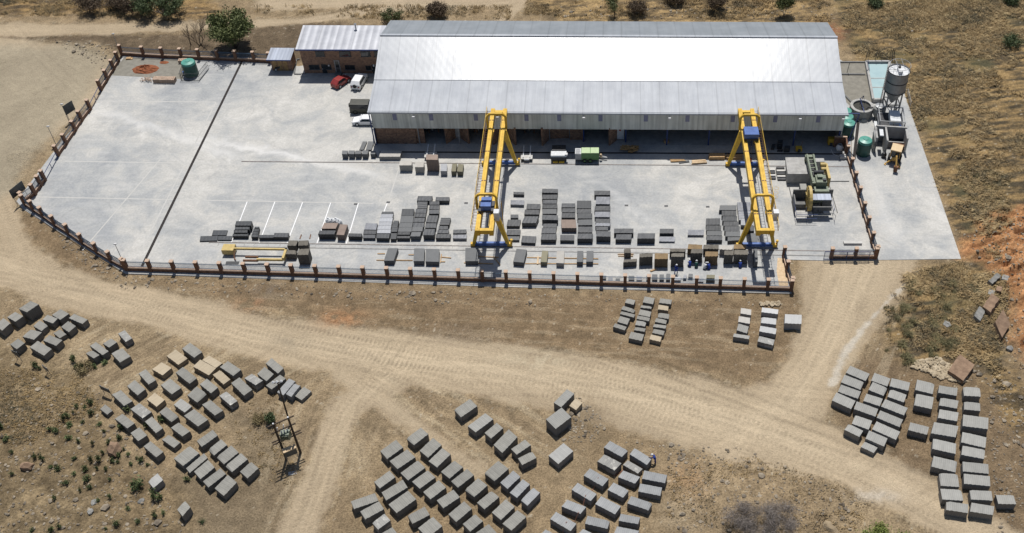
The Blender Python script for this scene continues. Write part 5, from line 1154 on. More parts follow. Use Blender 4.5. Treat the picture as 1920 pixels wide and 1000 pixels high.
# silo
sx, sy = 47.8, 142.3; si = empty('silo', (sx, sy, .04), 0, 'tall grey cement silo with cone bottom on steel legs', 'silo')
MB().lathe((0, 0, 4.6), [(.3, -1.0), (1.72, 1.5), (1.72, 5.3)], 32, False).build('shell', 'steel_grey', si, smooth=False)
MB().lathe((0, 0, 9.7), [(0.02, .02), (1.7, 0.0)], 32, False).build('roof_plate', 'white_plastic', si)
mb = MB()
for z in (6.1, 8.0, 9.85): mb.lathe((0, 0, z), [(1.73, -.06), (1.80, -.06), (1.80, .06), (1.73, .06)], 32, False)
mb.build('band', 'steel_dark', si)
for i in range(4):
    t_ = math.pi/4+i*math.pi/2; x, y = 1.6*math.cos(t_), 1.6*math.sin(t_); MB().bar((x, y, 0), (x, y, 6.2), .2).build('leg', 'steel_grey', si)
mb = MB()
for i in range(4):
    t0, t1 = math.pi/4+i*math.pi/2, math.pi/4+(i+1)*math.pi/2; p = [(1.6*math.cos(t), 1.6*math.sin(t)) for t in (t0, t1)]
    mb.bar((*p[0], .4), (*p[1], 3.6), .08).bar((*p[1], .4), (*p[0], 3.6), .08).bar((*p[0], 3.7), (*p[1], 3.7), .12).bar((*p[0], 1.8), (*p[1], 1.8), .1)
mb.build('brace', 'steel_dark', si)
MB().box(-.3, -1.1, 9.72, .35, .3, 10.3).build('filter_box', 'white_plastic', si); MB().lathe((0, .1, 10.3), [(.28, 0), (.2, .3), (.03, .36)], 12).build('vent', 'steel_dark', si)
mb = MB()
for i in range(24):
    t0, t1 = i*math.pi/12, (i+1)*math.pi/12
    for z in (10.9,): mb.bar((1.72*math.cos(t0), 1.72*math.sin(t0), z), (1.72*math.cos(t1), 1.72*math.sin(t1), z), .05)
    if i % 3 == 0: mb.bar((1.72*math.cos(t0), 1.72*math.sin(t0), 9.9), (1.72*math.cos(t0), 1.72*math.sin(t0), 10.9), .04)
mb.bar((-.5, -1.6, 10.9), (-.5, 1.6, 10.9), .05).bar((.5, -1.6, 10.9), (.5, 1.6, 10.9), .05).bar((-1.7, 0, 9.95), (0, 0, 9.95), .06); mb.build('handrail', 'steel_grey', si)
mb = MB()
for s in (-.22, .22): mb.bar((-1.9, s, 0), (-1.9, s, 10.6), .05)
for i in range(28): mb.bar((-1.9, -.22, .4+i*.36), (-1.9, .22, .4+i*.36), .035)
mb.build('ladder', 'steel_dark', si)
for i, (dx, dy) in enumerate(((.3, -.6), (.8, -.2), (-.3, .2))): o = MB().lathe((0, 0, 0), [(.3, 0), (.36, .25), (.2, .6), (.05, .7)], 8).build('bulk_bag', 'white_plastic', None, (sx+dx, sy-.4+dy, .05)); tag(o, ['white bag at the front under the silo', 'white bag at the right under the silo', 'white bag at the back under the silo'][i], 'bag')
# round thickener
tx, ty = G(1613, 214); th = empty('thickener_tank', (tx, ty, .04), 0, 'round concrete tank with dark water and an A-frame', 'tank')
MB().lathe((0, 0, 0), [(2.0, 0), (2.0, 1.7), (1.95, 1.75), (1.5, 1.75), (1.48, 1.45)], 40, False).build('wall', 'cement_wall', th)
MB().lathe((0, 0, 1.4), [(0.01, 0), (1.5, 0)], 40, False).build('water', 'slurry_dark', th)
MB().bar((0, -2.0, 1.8), (0, 2.0, 1.8), .12, .1).bar((-.4, .2, 1.8), (0, .2, 3.6), .07).bar((.4, .2, 1.8), (0, .2, 3.6), .07).bar((0, 1.8, 1.8), (0, .2, 3.6), .06).build('agitator_frame', 'frame_blue', th)
o = MB().box(-.8, -.5, 0, .8, .5, .1).box(-.3, -.3, .1, .5, .4, .35).build('pallet', 'cement_pale', None, (*P0(1618, 228), .05)); tag(o, 'pallet with pale scraps in front of the round tank', 'pallet')
mb = MB(); strip(mb, (1610, 222), (1601, 300), .5, .03, .075); tag(mb.build('drain_channel', 'drain_black'), kind='structure')
# dosing tank
x, y = P0(1645, 222); dt = empty('dosing_tank', (x, y, .04), 0, 'round grey dosing tank with steps between round tank and silo', 'tank')
MB().lathe((0, 0, 0), [(.5, 0), (1.0, 1.0), (1.0, 2.2), (.85, 2.4)], 24).build('shell', 'cement_wall', dt); MB().lathe((0, 0, 2.4), [(.75, 0), (.8, .2), (.3, .35)], 20).build('lid', 'steel_grey', dt)
mb = MB()
for i in range(9): mb.box(-.35+.0, -1.0-.22*i, 1.9-.22*i, .55, -.8-.22*i, 1.96-.22*i)
mb.build('steps', 'steel_grey', dt); MB().path([(-1.0, .3, 2.0), (-1.8, .5, 1.9), (-2.2, .2, 1.7)], .12, 7).build('pipe', 'steel_dark', dt)
# green tanks
def gtank(px, py, r, h, label, z=0, taper=.93):
    x, y = P0(px, py); t_ = empty('water_tank', (x, y, .04+z), 0, label, 'water tank', 'green plastic water tanks')
    pf = [(r, 0)]
    for i in range(8): pf += [(r*(1-.012*(i % 2)), h*.8*(i+1)/8)]
    MB().lathe((0, 0, 0), pf, 28).build('shell', 'tank_green', t_); MB().lathe((0, 0, h*.8), [(r*1.0, 0), (r*.9, h*.12), (r*.35, h*.17), (r*.3, h*.2), (0.02, h*.2)], 28, False).build('dome', 'tank_green_top', t_)
    MB().lathe((-.3*r, .4*r, h*.9), [(.25, 0), (.25, .12), (.02, .14)], 14, False).build('lid', 'tank_green', t_)
    return t_
gtank(1617.5, 288, 1.15, 3.0, 'big dark green water tank left of the loading bays')
gtank(1588, 252, 1.1, 2.6, 'green water tank nearest the shed\'s front right corner')
gtank(1585, 238, 1.1, 2.4, 'green water tank second back from the shed corner')
gtank(1582, 226, 1.1, 2.2, 'green water tank furthest back beside the shed end')
gtank(360, 140, 1.25, 2.9, 'green water tank inside a wire cage by the soil heap')
# aggregate bays and mixer
x, y = P0(1672, 275); pl = empty('batching_plant', (x, y, .04), R(-6), 'concrete bays with mixer deck and rails between silo and backhoe', 'batching plant')
mb = MB(); mb.box(-3.2, -1.9, 0, -2.9, 1.2, 3.0); mb.box(-1.6, -2.6, 0, -1.3, 1.2, 3.1); mb.box(1.7, -1.6, 0, 2.0, 1.8, 3.0); mb.box(-3.0, 1.0, 0, 2.0, 1.3, 3.2); mb.box(-1.4, -.4, .0, 1.8, -.2, 1.2)
mb.hexa([(-3.4, -.4, 0), (-3.0, -1.9, 0), (-2.9, -1.9, 0), (-2.9, .6, 0)], [(-3.6, -.4, 3.2), (-3.3, -1.9, 2.2), (-2.9, -1.9, 2.2), (-2.9, .6, 3.2)]); mb.build('bay_wall', 'cement_wall', pl)
MB().box(-1.3, -.2, .3, 1.7, 1.0, .9).build('bay_floor', 'steel_dark', pl)
mb = MB()
for x_ in (-2.4, -.2, 1.6):
    for y_ in (1.6, 5.6): mb.bar((x_, y_, 0), (x_, y_, 3.8), .14)
for z in (2.6, 3.8):
    for x_ in (-2.4, 1.6): mb.bar((x_, 1.5, z), (x_, 5.7, z), .1)
    for y_ in (1.6, 5.6): mb.bar((-2.4, y_, z), (1.6, y_, z), .1)
mb.build('frame', 'steel_grey', pl)
MB().box(-2.3, 1.5, 2.55, 1.5, 5.5, 2.62).build('deck', 'steel_dark', pl); MB().box(-.7, 2.0, 2.62, 1.0, 4.9, 3.7).build('mixer_cover', 'white_plastic', pl)
MB().box(-2.3, 1.8, .6, -1.4, 4.4, 2.4).build('hopper', 'steel_grey', pl); MB().box(-2.9, 2.2, 1.6, -2.3, 4.2, 1.8).box(-2.6, -1.5, 3.0, -2.0, .2, 3.2).build('conveyor', 'white_plastic', pl); MB().lathe((.9, 1.5, 2.7), [(.18, 0), (.18, .5), (.05, .6)], 10).build('pump', 'steel_blue', pl)
MB().lathe((-1.6, -3.0, 0), [(.35, 0), (.45, .5), (.3, .9)], 12).build('chute_bin', 'steel_dark', pl)
# backhoe
x, y = P0(1676, 302); bh = empty('backhoe_loader', (x, y, .04), R(-112), 'old yellow backhoe loader reversing out of the concrete bay', 'backhoe')
# +x is the back end with the digging arm
MB().box(-1.6, -.45, .6, .9, .45, 1.25).box(-2.2, -.4, .65, -.9, .4, 1.5).build('chassis', 'backhoe_yellow', bh)
cb_ = MB().box(-.75, -.72, 1.25, .75, .72, 2.55).build('cab', 'glass_dark', bh)
MB().box(-.95, -.85, 2.55, .95, .85, 2.72).build('cab_roof', 'backhoe_roof', bh)
MB().bar((-.75, -.72, 1.2), (-.75, -.72, 2.56), .1).bar((.75, -.72, 1.2), (.75, -.72, 2.56), .1).bar((-.75, .72, 1.2), (-.75, .72, 2.56), .1).bar((.75, .72, 1.2), (.75, .72, 2.56), .1).build('cab_frame', 'backhoe_yellow', bh)
for y_ in (-.85, .85): wheel(bh, .25, y_, .68, .4, 'backhoe_yellow'); wheel(bh, -1.7, y_*.9, .42, .28, 'backhoe_yellow')
MB().bar((1.0, 0, .9), (1.9, .35, 2.4), .24, .3).bar((1.9, .35, 2.4), (2.9, .65, 1.2), .2, .24).build('boom', 'backhoe_yellow', bh)
MB().hexa([(2.6, .4, .3), (3.2, .4, .3), (3.2, 1.0, .3), (2.6, 1.0, .3)], [(2.5, .35, 1.1), (3.1, .35, 1.2), (3.1, 1.05, 1.2), (2.5, 1.05, 1.1)]).build('bucket', 'steel_rust', bh)
for s in (-1, 1): MB().bar((1.0, s*.4, .8), (1.4, s*1.15, .15), .16).bar((1.3, s*1.15, .1), (1.7, s*1.15, .1), .3, .08).build('stabiliser', 'backhoe_yellow', bh)
MB().bar((-1.2, -.55, 1.2), (-2.9, -.55, .7), .14).bar((-1.2, .55, 1.2), (-2.9, .55, .7), .14).build('loader_arm', 'backhoe_yellow', bh); MB().hexa([(-3.6, -1.0, .2), (-2.9, -1.0, .2), (-2.9, 1.0, .2), (-3.6, 1.0, .2)], [(-3.4, -1.0, 1.1), (-2.8, -1.0, 1.1), (-2.8, 1.0, 1.1), (-3.4, 1.0, 1.1)]).build('shovel', 'steel_rust', bh)
# brick corner box with pot by the fence
x, y = P0(1573, 284); bk = empty('brick_enclosure', (x, y, .04), R(-5), 'small brick enclosure with a white mixer drum beside the right post', 'enclosure')
MB().box(-.9, 1.0, 0, 1.0, 1.2, 2.1).box(.85, -.9, 0, 1.05, 1.0, 2.1).build('wall', 'brick_fence', bk); MB().box(-.95, .95, 2.1, 1.1, 1.25, 2.2).build('coping', 'brick_cap', bk)
MB().lathe((.0, .1, .2), [(.45, 0), (.6, .5), (.35, 1.1)], 14, False).build('mixer_drum', 'white_plastic', bk)
mb = MB().path([(*P0(1558, 281), .1), (*P0(1562, 290), .1), (*P0(1573, 295), .1), (*P0(1580, 296), .1)], .05); c = mb.v[0]; mb.v = [(x-c[0], y-c[1], z) for x, y, z in mb.v]
tag(mb.build('hose', 'lamp_grey', None, (c[0], c[1], 0)), 'grey hose curling from the shed to the pale block', 'hose')
o = MB().box(-.6, -.4, 0, .8, .4, .5).build('concrete_lump', 'cement_pale', None, (*P0(1581, 297), .04)); tag(o, 'pale concrete block at the head of the east fence', 'concrete block')
# railing east of the silo
a_ = P0(1700, 178); b2 = P0(1706, 203); r = empty('handrail', (*a_, .04), 0, 'bent steel handrail at the apron edge below the silo', 'handrail'); d = (b2[0]-a_[0], b2[1]-a_[1]); mb = MB()
for t_ in (0, .33, .66, 1): mb.bar((d[0]*t_, d[1]*t_, 0), (d[0]*t_, d[1]*t_, 1.2), .06)
for z in (.6, 1.2): mb.bar((0, 0, z), (d[0], d[1], z), .05)
mb.build('rails', 'steel_grey', r)
# ================================================================ BACK LEFT CORNER
def heap(c, rx, ry, h, mat, name, seed, n_=26):
    mb = MB(); vs = [(0, 0, h)]; rd = random.Random(seed); fs = []; rings = 7
    for k in range(1, rings+1):
        t_ = k/rings
        for i in range(n_):
            a_ = 2*math.pi*i/n_; rr = t_*(1+rd.uniform(-.07, .07)); vs.append((rx*rr*math.cos(a_), ry*rr*math.sin(a_), max(0, h*(1-t_**1.6)+rd.uniform(-.09, .09)*h*3*(1-t_)) if k < rings else -.02))
    for i in range(n_): fs.append((0, 1+i, 1+(i+1) % n_))
    for k in range(rings-1):
        for i in range(n_): a0 = 1+k*n_+i; a1 = 1+k*n_+(i+1) % n_; fs.append((a0, a0+n_, a1+n_, a1))
    return mb.add(vs, fs).build(name, mat, None, (*c, .05))
tag(heap(G(273, 131), 2.4, 1.5, .75, 'red_soil', 'soil_heap', 3), 'heap of rust-red soil in the back left corner', 'soil heap')
tag(heap(G(308, 118), .9, .5, .2, 'red_soil', 'soil_heap', 4, 16), 'low small scatter of red soil behind the big heap', 'soil heap')
def brickpile(px, L, W_, H_, label, ang=0):
    c = G(*px); mb = MB(); rd = random.Random(int(px[0]))
    nx_, nz_ = int(L/.3), int(H_/.14); ny_ = max(1, int(W_/.22))
    for i in range(nx_):
        for k in range(nz_):
            for j in range(ny_):
                if 0 < i < nx_-1 and 0 < j < ny_-1 and k < nz_-1: continue
                x = (i-nx_/2)*.3; y = (j-ny_/2)*.22; e = rd.uniform(0, .03); mb.box(x+e, y+e, k*.14, x+.27, y+.2, k*.14+.12-rd.uniform(0, .03))
    tag(mb.build('brick_pile', 'brick_cap', None, (*c, .05), ang), label, 'brick pile', 'brick piles in the back left corner')
brickpile((310, 154), 3.9, 1.1, .95, 'long neat pile of pale bricks in front of the soil heap', R(-2))
brickpile((344, 118), 1.5, 1.0, .8, 'small pale brick pile touching the back fence', 0)
mb = MB(); rd = random.Random(8)
for i in range(60): x, y, z = rd.gauss(0, .45), rd.gauss(0, .3), rd.uniform(0, .55); mb.bar((x, y, z), (x+rd.uniform(-.2, .2), y+rd.uniform(-.2, .2), z+rd.uniform(-.05, .1)), .11, .09)
tag(mb.build('brick_heap', 'brick_cap', None, (*G(276, 152), .05)), 'loose tumbled brick heap left of the neat pile', 'brick heap')
x, y = G(358, 150); cg = empty('wire_cage', (x, y, .05), R(0), 'wire mesh cage standing round the back left green tank', 'cage'); mb = MB()
for (x0, y0, x1, y1) in ((-1.6, -.4, 1.6, -.4), (-1.6, -.4, -1.9, 3.2), (1.6, -.4, 2.3, 3.4)):
    n_ = 12
    for i in range(n_+1): t_ = i/n_; mb.bar((x0+(x1-x0)*t_, y0+(y1-y0)*t_, 0), (x0+(x1-x0)*t_, y0+(y1-y0)*t_, 1.5), .03)
    for z in (.1, .8, 1.5): mb.bar((x0, y0, z), (x1, y1, z), .05)
mb.build('mesh_panel', 'steel_dark', cg)
o = MB().box(-.6, -.35, 0, .6, .35, .12).box(-.5, -.3, .12, .3, .3, .24).build('pallet', 'timber', None, (*G(243, 111), .05), R(5)); tag(o, 'small timber pallet in the back left corner', 'pallet')
o = MB().box(-.25, -.2, .3, .25, .2, .7).bar((-.2, 0, 0), (-.2, 0, .3), .05).bar((.2, 0, 0), (.2, 0, .3), .05).build('pump_unit', 'steel_blue', None, (*G(347, 141), .05)); tag(o, 'small blue pump at the cage\'s front left', 'pump')
# ================================================================ POLES
def pole_pair():
    # feet as seen at the lower left
    A = Vector(G(537, 861)); B = Vector(G(563.5, 849)); r = empty('transformer_structure', (A.x, A.y, -.1), 0, 'twin timber pole transformer structure above the scrub', 'transformer'); d = B-A; H_ = 7.2
    for q in (Vector((0, 0)), d): MB().tube((q.x, q.y, 0), (q.x, q.y, H_), .17, .12, 8).build('pole', 'bark', r)
    n = d.normalized()
    def cross(z, over, t_=.14, off=0): 
        m = Vector((-n.y, n.x))*off; a_ = -n*over+m; b__ = d+n*over+m; MB().bar((a_.x, a_.y, z), (b__.x, b__.y, z), t_).build('crossarm', 'bark', r)
    cross(H_-.1, .7); cross(H_-1.5, .6); cross(3.9, .9, .13, .18); cross(3.9, .9, .13, -.18); cross(4.9, .1)
    m = d*.5
    MB().box(m.x-.55, m.y-.4, 4.0, m.x+.55, m.y+.4, 5.0).build('transformer_tank', 'machine_green', r)
    mb = MB()
    for i in range(7): mb.box(m.x-.5+i*.16, m.y-.6, 4.1, m.x-.44+i*.16, m.y-.41, 4.9)
    mb.build('cooling_fin', 'machine_green', r)
    for k in (-.35, 0, .35):
        p = m+n*k; MB().lathe((p.x, p.y, 5.0), [(.05, 0), (.1, .12), (.05, .2), (.1, .3), (.05, .45)], 8).build('insulator', 'white_plastic', r)
        p2 = m+n*k*2.2; MB().tube((p2.x, p2.y, H_-1.4), (p2.x+.1, p2.y+.1, H_-.9), .06).build('fuse', 'white_plastic', r)
    MB().tube((0, 0, H_), (0, 0, H_+.15), .1).tube((d.x, d.y, H_), (d.x, d.y, H_+.15), .1).build('cap', 'white_plastic', r)
pole_pair()
A = Vector(G(544, 796)); r = empty('power_pole', (A.x, A.y, -.1), 0, 'single leaning timber pole with white insulators over the blocks', 'power pole')
top = Vector(G(520, 716, 7.5)); MB().tube((0, 0, 0), (top.x-A.x, top.y-A.y, 7.5), .12, .09, 8).build('pole', 'bark', r)
MB().bar((top.x-A.x-.6, top.y-A.y, 7.3), (top.x-A.x+.5, top.y-A.y+.25, 7.3), .1).build('crossarm', 'bark', r)
for k in (-.55, -.1, .4): MB().lathe((top.x-A.x+k, top.y-A.y+.1+k*.2, 7.35), [(.09, 0), (.2, .12), (.05, .32)], 8).build('insulator', 'white_plastic', r)
x, y = G(552, 868); r = empty('switch_kiosk', (x, y, 0), R(28), 'tan metal kiosk on thin legs between the transformer poles', 'kiosk')
MB().box(-.75, -.3, 1.9, .75, .3, 2.9).build('cabinet', 'sign_back', r); MB().box(-.8, -.35, 2.9, .8, .35, 2.98).build('cabinet_roof', 'timber_pale', r)
for s in (-.65, .65): MB().tube((s, 0, 0), (s, 0, 2.9), .035).build('leg', 'steel_grey', r)
o = MB().box(-.5, -.25, 0, .5, .25, .1).build('concrete_slab', 'cement_wall', None, (*G(549, 888), .02), R(15)); tag(o, 'small pale slab lying below the kiosk', 'slab')
mb = MB(); pts = [(1122, 906), (1113, 917), (1105, 928), (1098, 940), (1092, 955), (1085, 972), (1078, 978), (1062, 990), (1055, 1000)]
P3 = [(*G(*p), .1) for p in pts]; c = P3[0]; P3 = [(p[0]-c[0], p[1]-c[1], .04+(1.16 if i in (0, 3, 5, 7) else .0)) for i, p in enumerate(P3)]
tag(mb.path(P3, .035).build('hose', 'hose_red', None, (c[0], c[1], .05)), 'red air hose draped over the worker\'s left block column', 'hose')
mb = MB(); P3 = [(*G(*p), 0) for p in ((1150, 893), (1160, 889), (1170, 881), (1185, 875), (1205, 877), (1215, 868))]; c = P3[0]; P3 = [(p[0]-c[0], p[1]-c[1], .06) for p in P3]
tag(mb.path(P3, .04).build('hose', 'hose_red', None, (c[0], c[1], .02)), 'red air hose winding between blocks towards the worker', 'hose')
# ================================================================ PEOPLE
def skinmesh(name, chains, mat, parent, sub=1):
    """chains: list of [(point, radius), ...]; a chain starting with an index tuple joins an earlier vertex"""
    vs, es, rad = [], [], []
    for ch in chains:
        prev = None
        for item in ch:
            if isinstance(item, int): prev = item; continue
            p, r = item; vs.append(p); rad.append(r); i = len(vs)-1
            if prev is not None: es.append((prev, i))
            prev = i
    me = bpy.data.meshes.new(name); me.from_pydata(vs, es, []); o = bpy.data.objects.new(name, me); COL.objects.link(o); o.parent = parent
    md = o.modifiers.new('skin', 'SKIN'); md.use_smooth_shade = True
    for i, sv_ in enumerate(me.skin_vertices[0].data): sv_.radius = (rad[i], rad[i]); sv_.use_root = (i == 0)
    if sub: s_ = o.modifiers.new('sub', 'SUBSURF'); s_.levels = sub; s_.render_levels = sub
    me.materials.append(MATS[mat]); return o
def person(c, ang, pose, label, z=.05, suit='overall_blue'):
    r = empty('person', (*c, z), ang, label, 'person', 'workers in blue overalls'); V = Vector
    if pose == 'reach': pel, che, nek, hed = V((-.12, 0, .92)), V((.10, 0, 1.28)), V((.22, 0, 1.46)), V((.30, 0, 1.60)); legs = [(V((-.10, s*.1, .50)), V((-.18, s*.13, .09))) for s in (-1, 1)]; arms = [(V((.34, s*.22, 1.22)), V((.56, s*.16, 1.18))) for s in (-1, 1)]
    elif pose == 'walk': pel, che, nek, hed = V((0, 0, .93)), V((.05, 0, 1.32)), V((.08, 0, 1.50)), V((.11, 0, 1.66)); legs = [(V((.16, -.1, .52)), V((.24, -.11, .09))), (V((-.02, .1, .50)), V((-.30, .11, .13)))]; arms = [(V((.0, -.24, 1.08)), V((.16, -.25, .86))), (V((.08, .24, 1.08)), V((.3, .22, .95)))]
    else: pel, che, nek, hed = V((-.15, 0, .38)), V((.12, 0, .74)), V((.26, 0, .86)), V((.38, 0, .95)); legs = [(V((.24, -.16, .48)), V((.10, -.16, .09))), (V((.18, .14, .12)), V((-.22, .14, .08)))]; arms = [(V((.36, s*.2, .50)), V((.55, s*.1, .30))) for s in (-1, 1)]
    sh = [che+V((0, s*.19, .06)) for s in (-1, 1)]; hip = [pel+V((0, s*.1, -.06)) for s in (-1, 1)]
    ch = [[(pel, .13), ((pel+che)/2, .125), (che, .14), (nek, .055), (hed-V((0, 0, .06)), .075), (hed, .098), (hed+V((-.01, 0, .07)), .085)], [5, (hed+V((.105, 0, -.01)), .018)]]
    k = 8
    for s in (0, 1):
        el, wr = arms[s]; ch.append([2, (sh[s], .062), (el, .045), (wr, .03)]); k += 3
    # hands
    body = list(ch); nv = 8+6
    for s in (0, 1):
        el, wr = arms[s]; d = (wr-el).normalized(); side = V((0, 1, 0)); palm = wr+d*.09; wi = 8+s*3+2
        body.append([wi, (palm, .034)]); pi_ = nv; nv += 1
        for f_, ln in zip((-.03, -.01, .01, .03), (.075, .088, .08, .062)):
            a_ = palm+side*f_+d*.03; body.append([pi_, (a_, .010), (a_+d*ln*.55-V((0, 0, .012)), .009), (a_+d*ln*.85-V((0, 0, .04)), .007)]); nv += 3
        tb = wr+d*.03+side*(.035 if s else -.035); body.append([wi, (tb, .012), (tb+d*.04+side*(.02 if s else -.02)-V((0, 0, .015)), .009)]); nv += 2
    for s in (0, 1):
        kn, an = legs[s]; body.append([0, (hip[s], .085), (kn, .058), (an, .04), (an+V((.13, 0, -.05)), .035)])
    skinmesh('body', body, 'skin_brown', r)
    suit_ch = [[(pel, .165), ((pel+che)/2, .16), (che, .17), (nek-V((.02, 0, .05)), .085)]]
    for s in (0, 1):
        el, wr = arms[s]; suit_ch.append([2, (sh[s], .088), (el, .068), (wr-(wr-el)*.06, .05)])
    for s in (0, 1):
        kn, an = legs[s]; suit_ch.append([0, (hip[s], .115), (kn, .085), (an+V((0, 0, .03)), .068)])
    skinmesh('overall', suit_ch, suit, r)
    for s in (0, 1):
        kn, an = legs[s]; skinmesh('boot', [[(an+V((-.05, 0, -.02)), .055), (an+V((.06, 0, -.03)), .05), (an+V((.17, 0, -.045)), .04)]], 'black_rubber', r)
    h_ = hed+V((0, 0, .045)); MB().lathe(tuple(h_), [(.165, 0), (.125, .01), (.122, .05), (.09, .10), (.04, .125), (.01, .13)], 16).build('helmet', 'white_paint', r, smooth=True)
    return r
person(G(1226.5, 868), R(168), 'reach', 'worker in blue overalls and white helmet leaning on a block', 0)
person(G(1267, 514), R(60), 'walk', 'worker in blue walking in front of the rough stacks')
for px, py, an, lb in ((1293, 500, 100, 'crouching worker in blue, leftmost of the crouching ones'), (1305, 502, 80, 'crouching worker with green gear, second of the crouching ones'), (1321, 505, 60, 'crouching worker in pale trousers, third of the crouching ones'), (1329, 505, 120, 'crouching worker in dark blue, fourth of the crouching ones'), (1387.5, 502, 90, 'crouching worker by the stack nearest the right crane')):
    person(G(px, py), R(an), 'crouch', lb, suit={1305: 'tank_green', 1321: 'lamp_grey'}.get(px, 'overall_blue'))
# ================================================================ ROCKS
def boulder(px, r, mat, label, seed, squash=.7, sub=1):
    x, y = G(*px); o = MB().rock((0, 0, 0), r, seed, squash, sub).build('boulder', mat, None, (x, y, r*.25), seed); tag(o, label, 'rock', 'big loose rocks')
def slabrock(cor, h, mat, label, seed, z0=0, tilt=0):
    P = [G(x_, y_, h+z0) for x_, y_ in cor]; P.append((P[0][0]+P[2][0]-P[1][0], P[0][1]+P[2][1]-P[1][1]))
    o = stone('boulder', [Vector(p) for p in P], h, mat, z0, .09, n=5, seed=seed); o.rotation_euler.x = R(tilt); tag(o, label, 'rock', 'big loose rocks')
slabrock(((1777, 695), (1800, 664), (1828, 684)), .9, 'rock_red', 'big flat reddish slab of rock beside the rubble pile', 1)
slabrock(((1852, 526), (1868, 512), (1876, 517)), .7, 'rock_grey', 'grey angular slab, highest of the rock tumble on the bank', 2, .1, 8)
slabrock(((1878, 523), (1880, 515), (1892, 518)), .5, 'rock_grey', 'small grey slab right of the highest angular slab', 3, .1)
slabrock(((1867, 545), (1870, 535), (1880, 537)), .8, 'rock_red', 'small brown squared rock in the middle of the tumble', 4)
slabrock(((1846, 574), (1862, 550), (1876, 563)), 1.1, 'rock_red', 'biggest red-brown rock of the tumble on the bank', 5, 0, -10)
slabrock(((1825, 592), (1834, 574), (1846, 582)), .7, 'rock_grey', 'grey leaning slab, leftmost of the rock tumble', 6, 0, 12)
slabrock(((1864, 603), (1880, 578), (1894, 605)), 1.0, 'rock_red', 'red-brown pointed block, lowest of the rock tumble', 7, 0, 8)
slabrock(((1852, 552), (1855, 543), (1866, 545)), .5, 'rock_grey', 'small grey slab just above the biggest red-brown rock', 8)
slabrock(((1864, 488), (1868, 480), (1878, 482)), .5, 'rock_grey', 'small grey slab at the top edge of the red bank', 9)
boulder((1893, 655), .6, 'rock_grey', 'grey rock below the red bank at the right edge', 11)
boulder((1775, 611), .7, 'rock_grey', 'pale rounded boulder in the middle of the grass', 12)
boulder((1768, 683), .5, 'rubble', 'pale boulder at the top of the rubble pile', 17)
boulder((1802, 714), .75, 'rubble', 'pale boulder in front of the reddish slab', 18, .6)
boulder((216, 845), 1.0, 'rock_red', 'tan boulder among weeds under the outer block diagonal', 13, .8, 2)
boulder((51, 876), .8, 'rock_red', 'brown boulder on the slope near the left edge', 14, .7, 2)
boulder((1556, 992), .9, 'rock_tan', 'low tan rock hump right of the bottom thornbush', 15, .45, 2)
boulder((170, 960), .5, 'rock_grey', 'grey flat stone low on the left slope', 16, .4)
boulder((177, 942), .45, 'rock_grey', 'grey flat stone below the slope weeds', 19, .3)
boulder((266, 940), .4, 'rock_grey', 'small pale stone left of the lone blocks', 20, .5)
boulder((1710, 60), .4, 'lamp_grey', 'small white stone far up in the dry grass', 21)
# ---------------------------------------------------------------- scattered stones as ground cover
ico = bmesh.new(); bmesh.ops.create_icosphere(ico, subdivisions=1, radius=1); IV = np.array([v.co[:] for v in ico.verts]); IF = np.array([[v.index for v in f.verts] for f in ico.faces]); ico.free()
def scatter(name, pts, sizes, mat, label, cat='stones', zf=.0):
    n_ = len(pts); pts = np.array(pts); z = terrain(pts[:, 0], pts[:, 1])
    v = IV[None]*(sizes[:, None, None]*rng.uniform(.6, 1.3, (n_, 1, 3)))*rng.uniform(.75, 1.2, (n_, len(IV), 1))
    v = v*np.array([1, 1, .7])+np.stack([pts[:, 0], pts[:, 1], z+sizes*.15+zf], 1)[:, None]
    f = (IF[None]+np.arange(n_)[:, None, None]*len(IV)).reshape(-1, 3)
    me = bpy.data.meshes.new(name); me.from_pydata(v.reshape(-1, 3).tolist(), [], f.tolist()); me.materials.append(MATS[mat])
    o = bpy.data.objects.new(name, me); COL.objects.link(o); return tag(o, label, cat, None, 'stuff')
def in_px(polys, n_, sig=None):
    out = []; 
    for poly, k in polys:
        P = W(poly); xs0 = [p[0] for p in P]; ys0 = [p[1] for p in P]; got = 0
        while got < k:
            x = rng.uniform(min(xs0), max(xs0), k*3); y = rng.uniform(min(ys0), max(ys0), k*3); m_ = in_poly(x, y, P)
            q = np.stack([x[m_], y[m_]], 1)[:k-got]; out.append(q); got += len(q)
    return np.concatenate(out)
pt = in_px([([(240, 520), (900, 548), (900, 575), (600, 560), (250, 540)], 260), ([(900, 545), (1450, 562), (1450, 575), (900, 575)], 90), ([(110, 440), (240, 520), (240, 545), (120, 470)], 130),
            ([(1070, 730), (1140, 790), (1130, 830), (1050, 830)], 200), ([(-20, 690), (200, 740), (330, 930), (350, 1010), (-20, 1010)], 900), ([(1690, 690), (1920, 700), (1920, 1000), (1870, 1000), (1850, 720)], 350),
            ([(1250, 850), (1420, 850), (1640, 940), (1600, 1000), (1250, 1000)], 500), ([(1800, 440), (1920, 400), (1920, 700), (1870, 640), (1880, 540)], 350), ([(1040, 10), (1560, 10), (1560, 38), (1040, 34)], 350), ([(90, 75), (220, 85), (190, 130), (160, 110)], 160), ([(1100, 830), (1200, 830), (1280, 870), (1400, 840)], 60)], 0)
scatter('loose_stones', pt, rng.gamma(2.2, .045, len(pt))+.03, 'rubble_dark', 'loose stones and clods strewn over the bare soil')
pt = in_px([([(1706, 690), (1722, 676), (1760, 672), (1790, 690), (1775, 705), (1745, 700)], 300), ([(1740, 700), (1812, 706), (1812, 720), (1760, 712)], 130), ([(1425, 568), (1462, 567), (1462, 575), (1425, 574)], 90)], 0)
scatter('rubble_pile', pt, rng.uniform(.10, .30, len(pt)), 'rubble', 'pile of pale broken rubble above the right block field', 'rubble', .12)
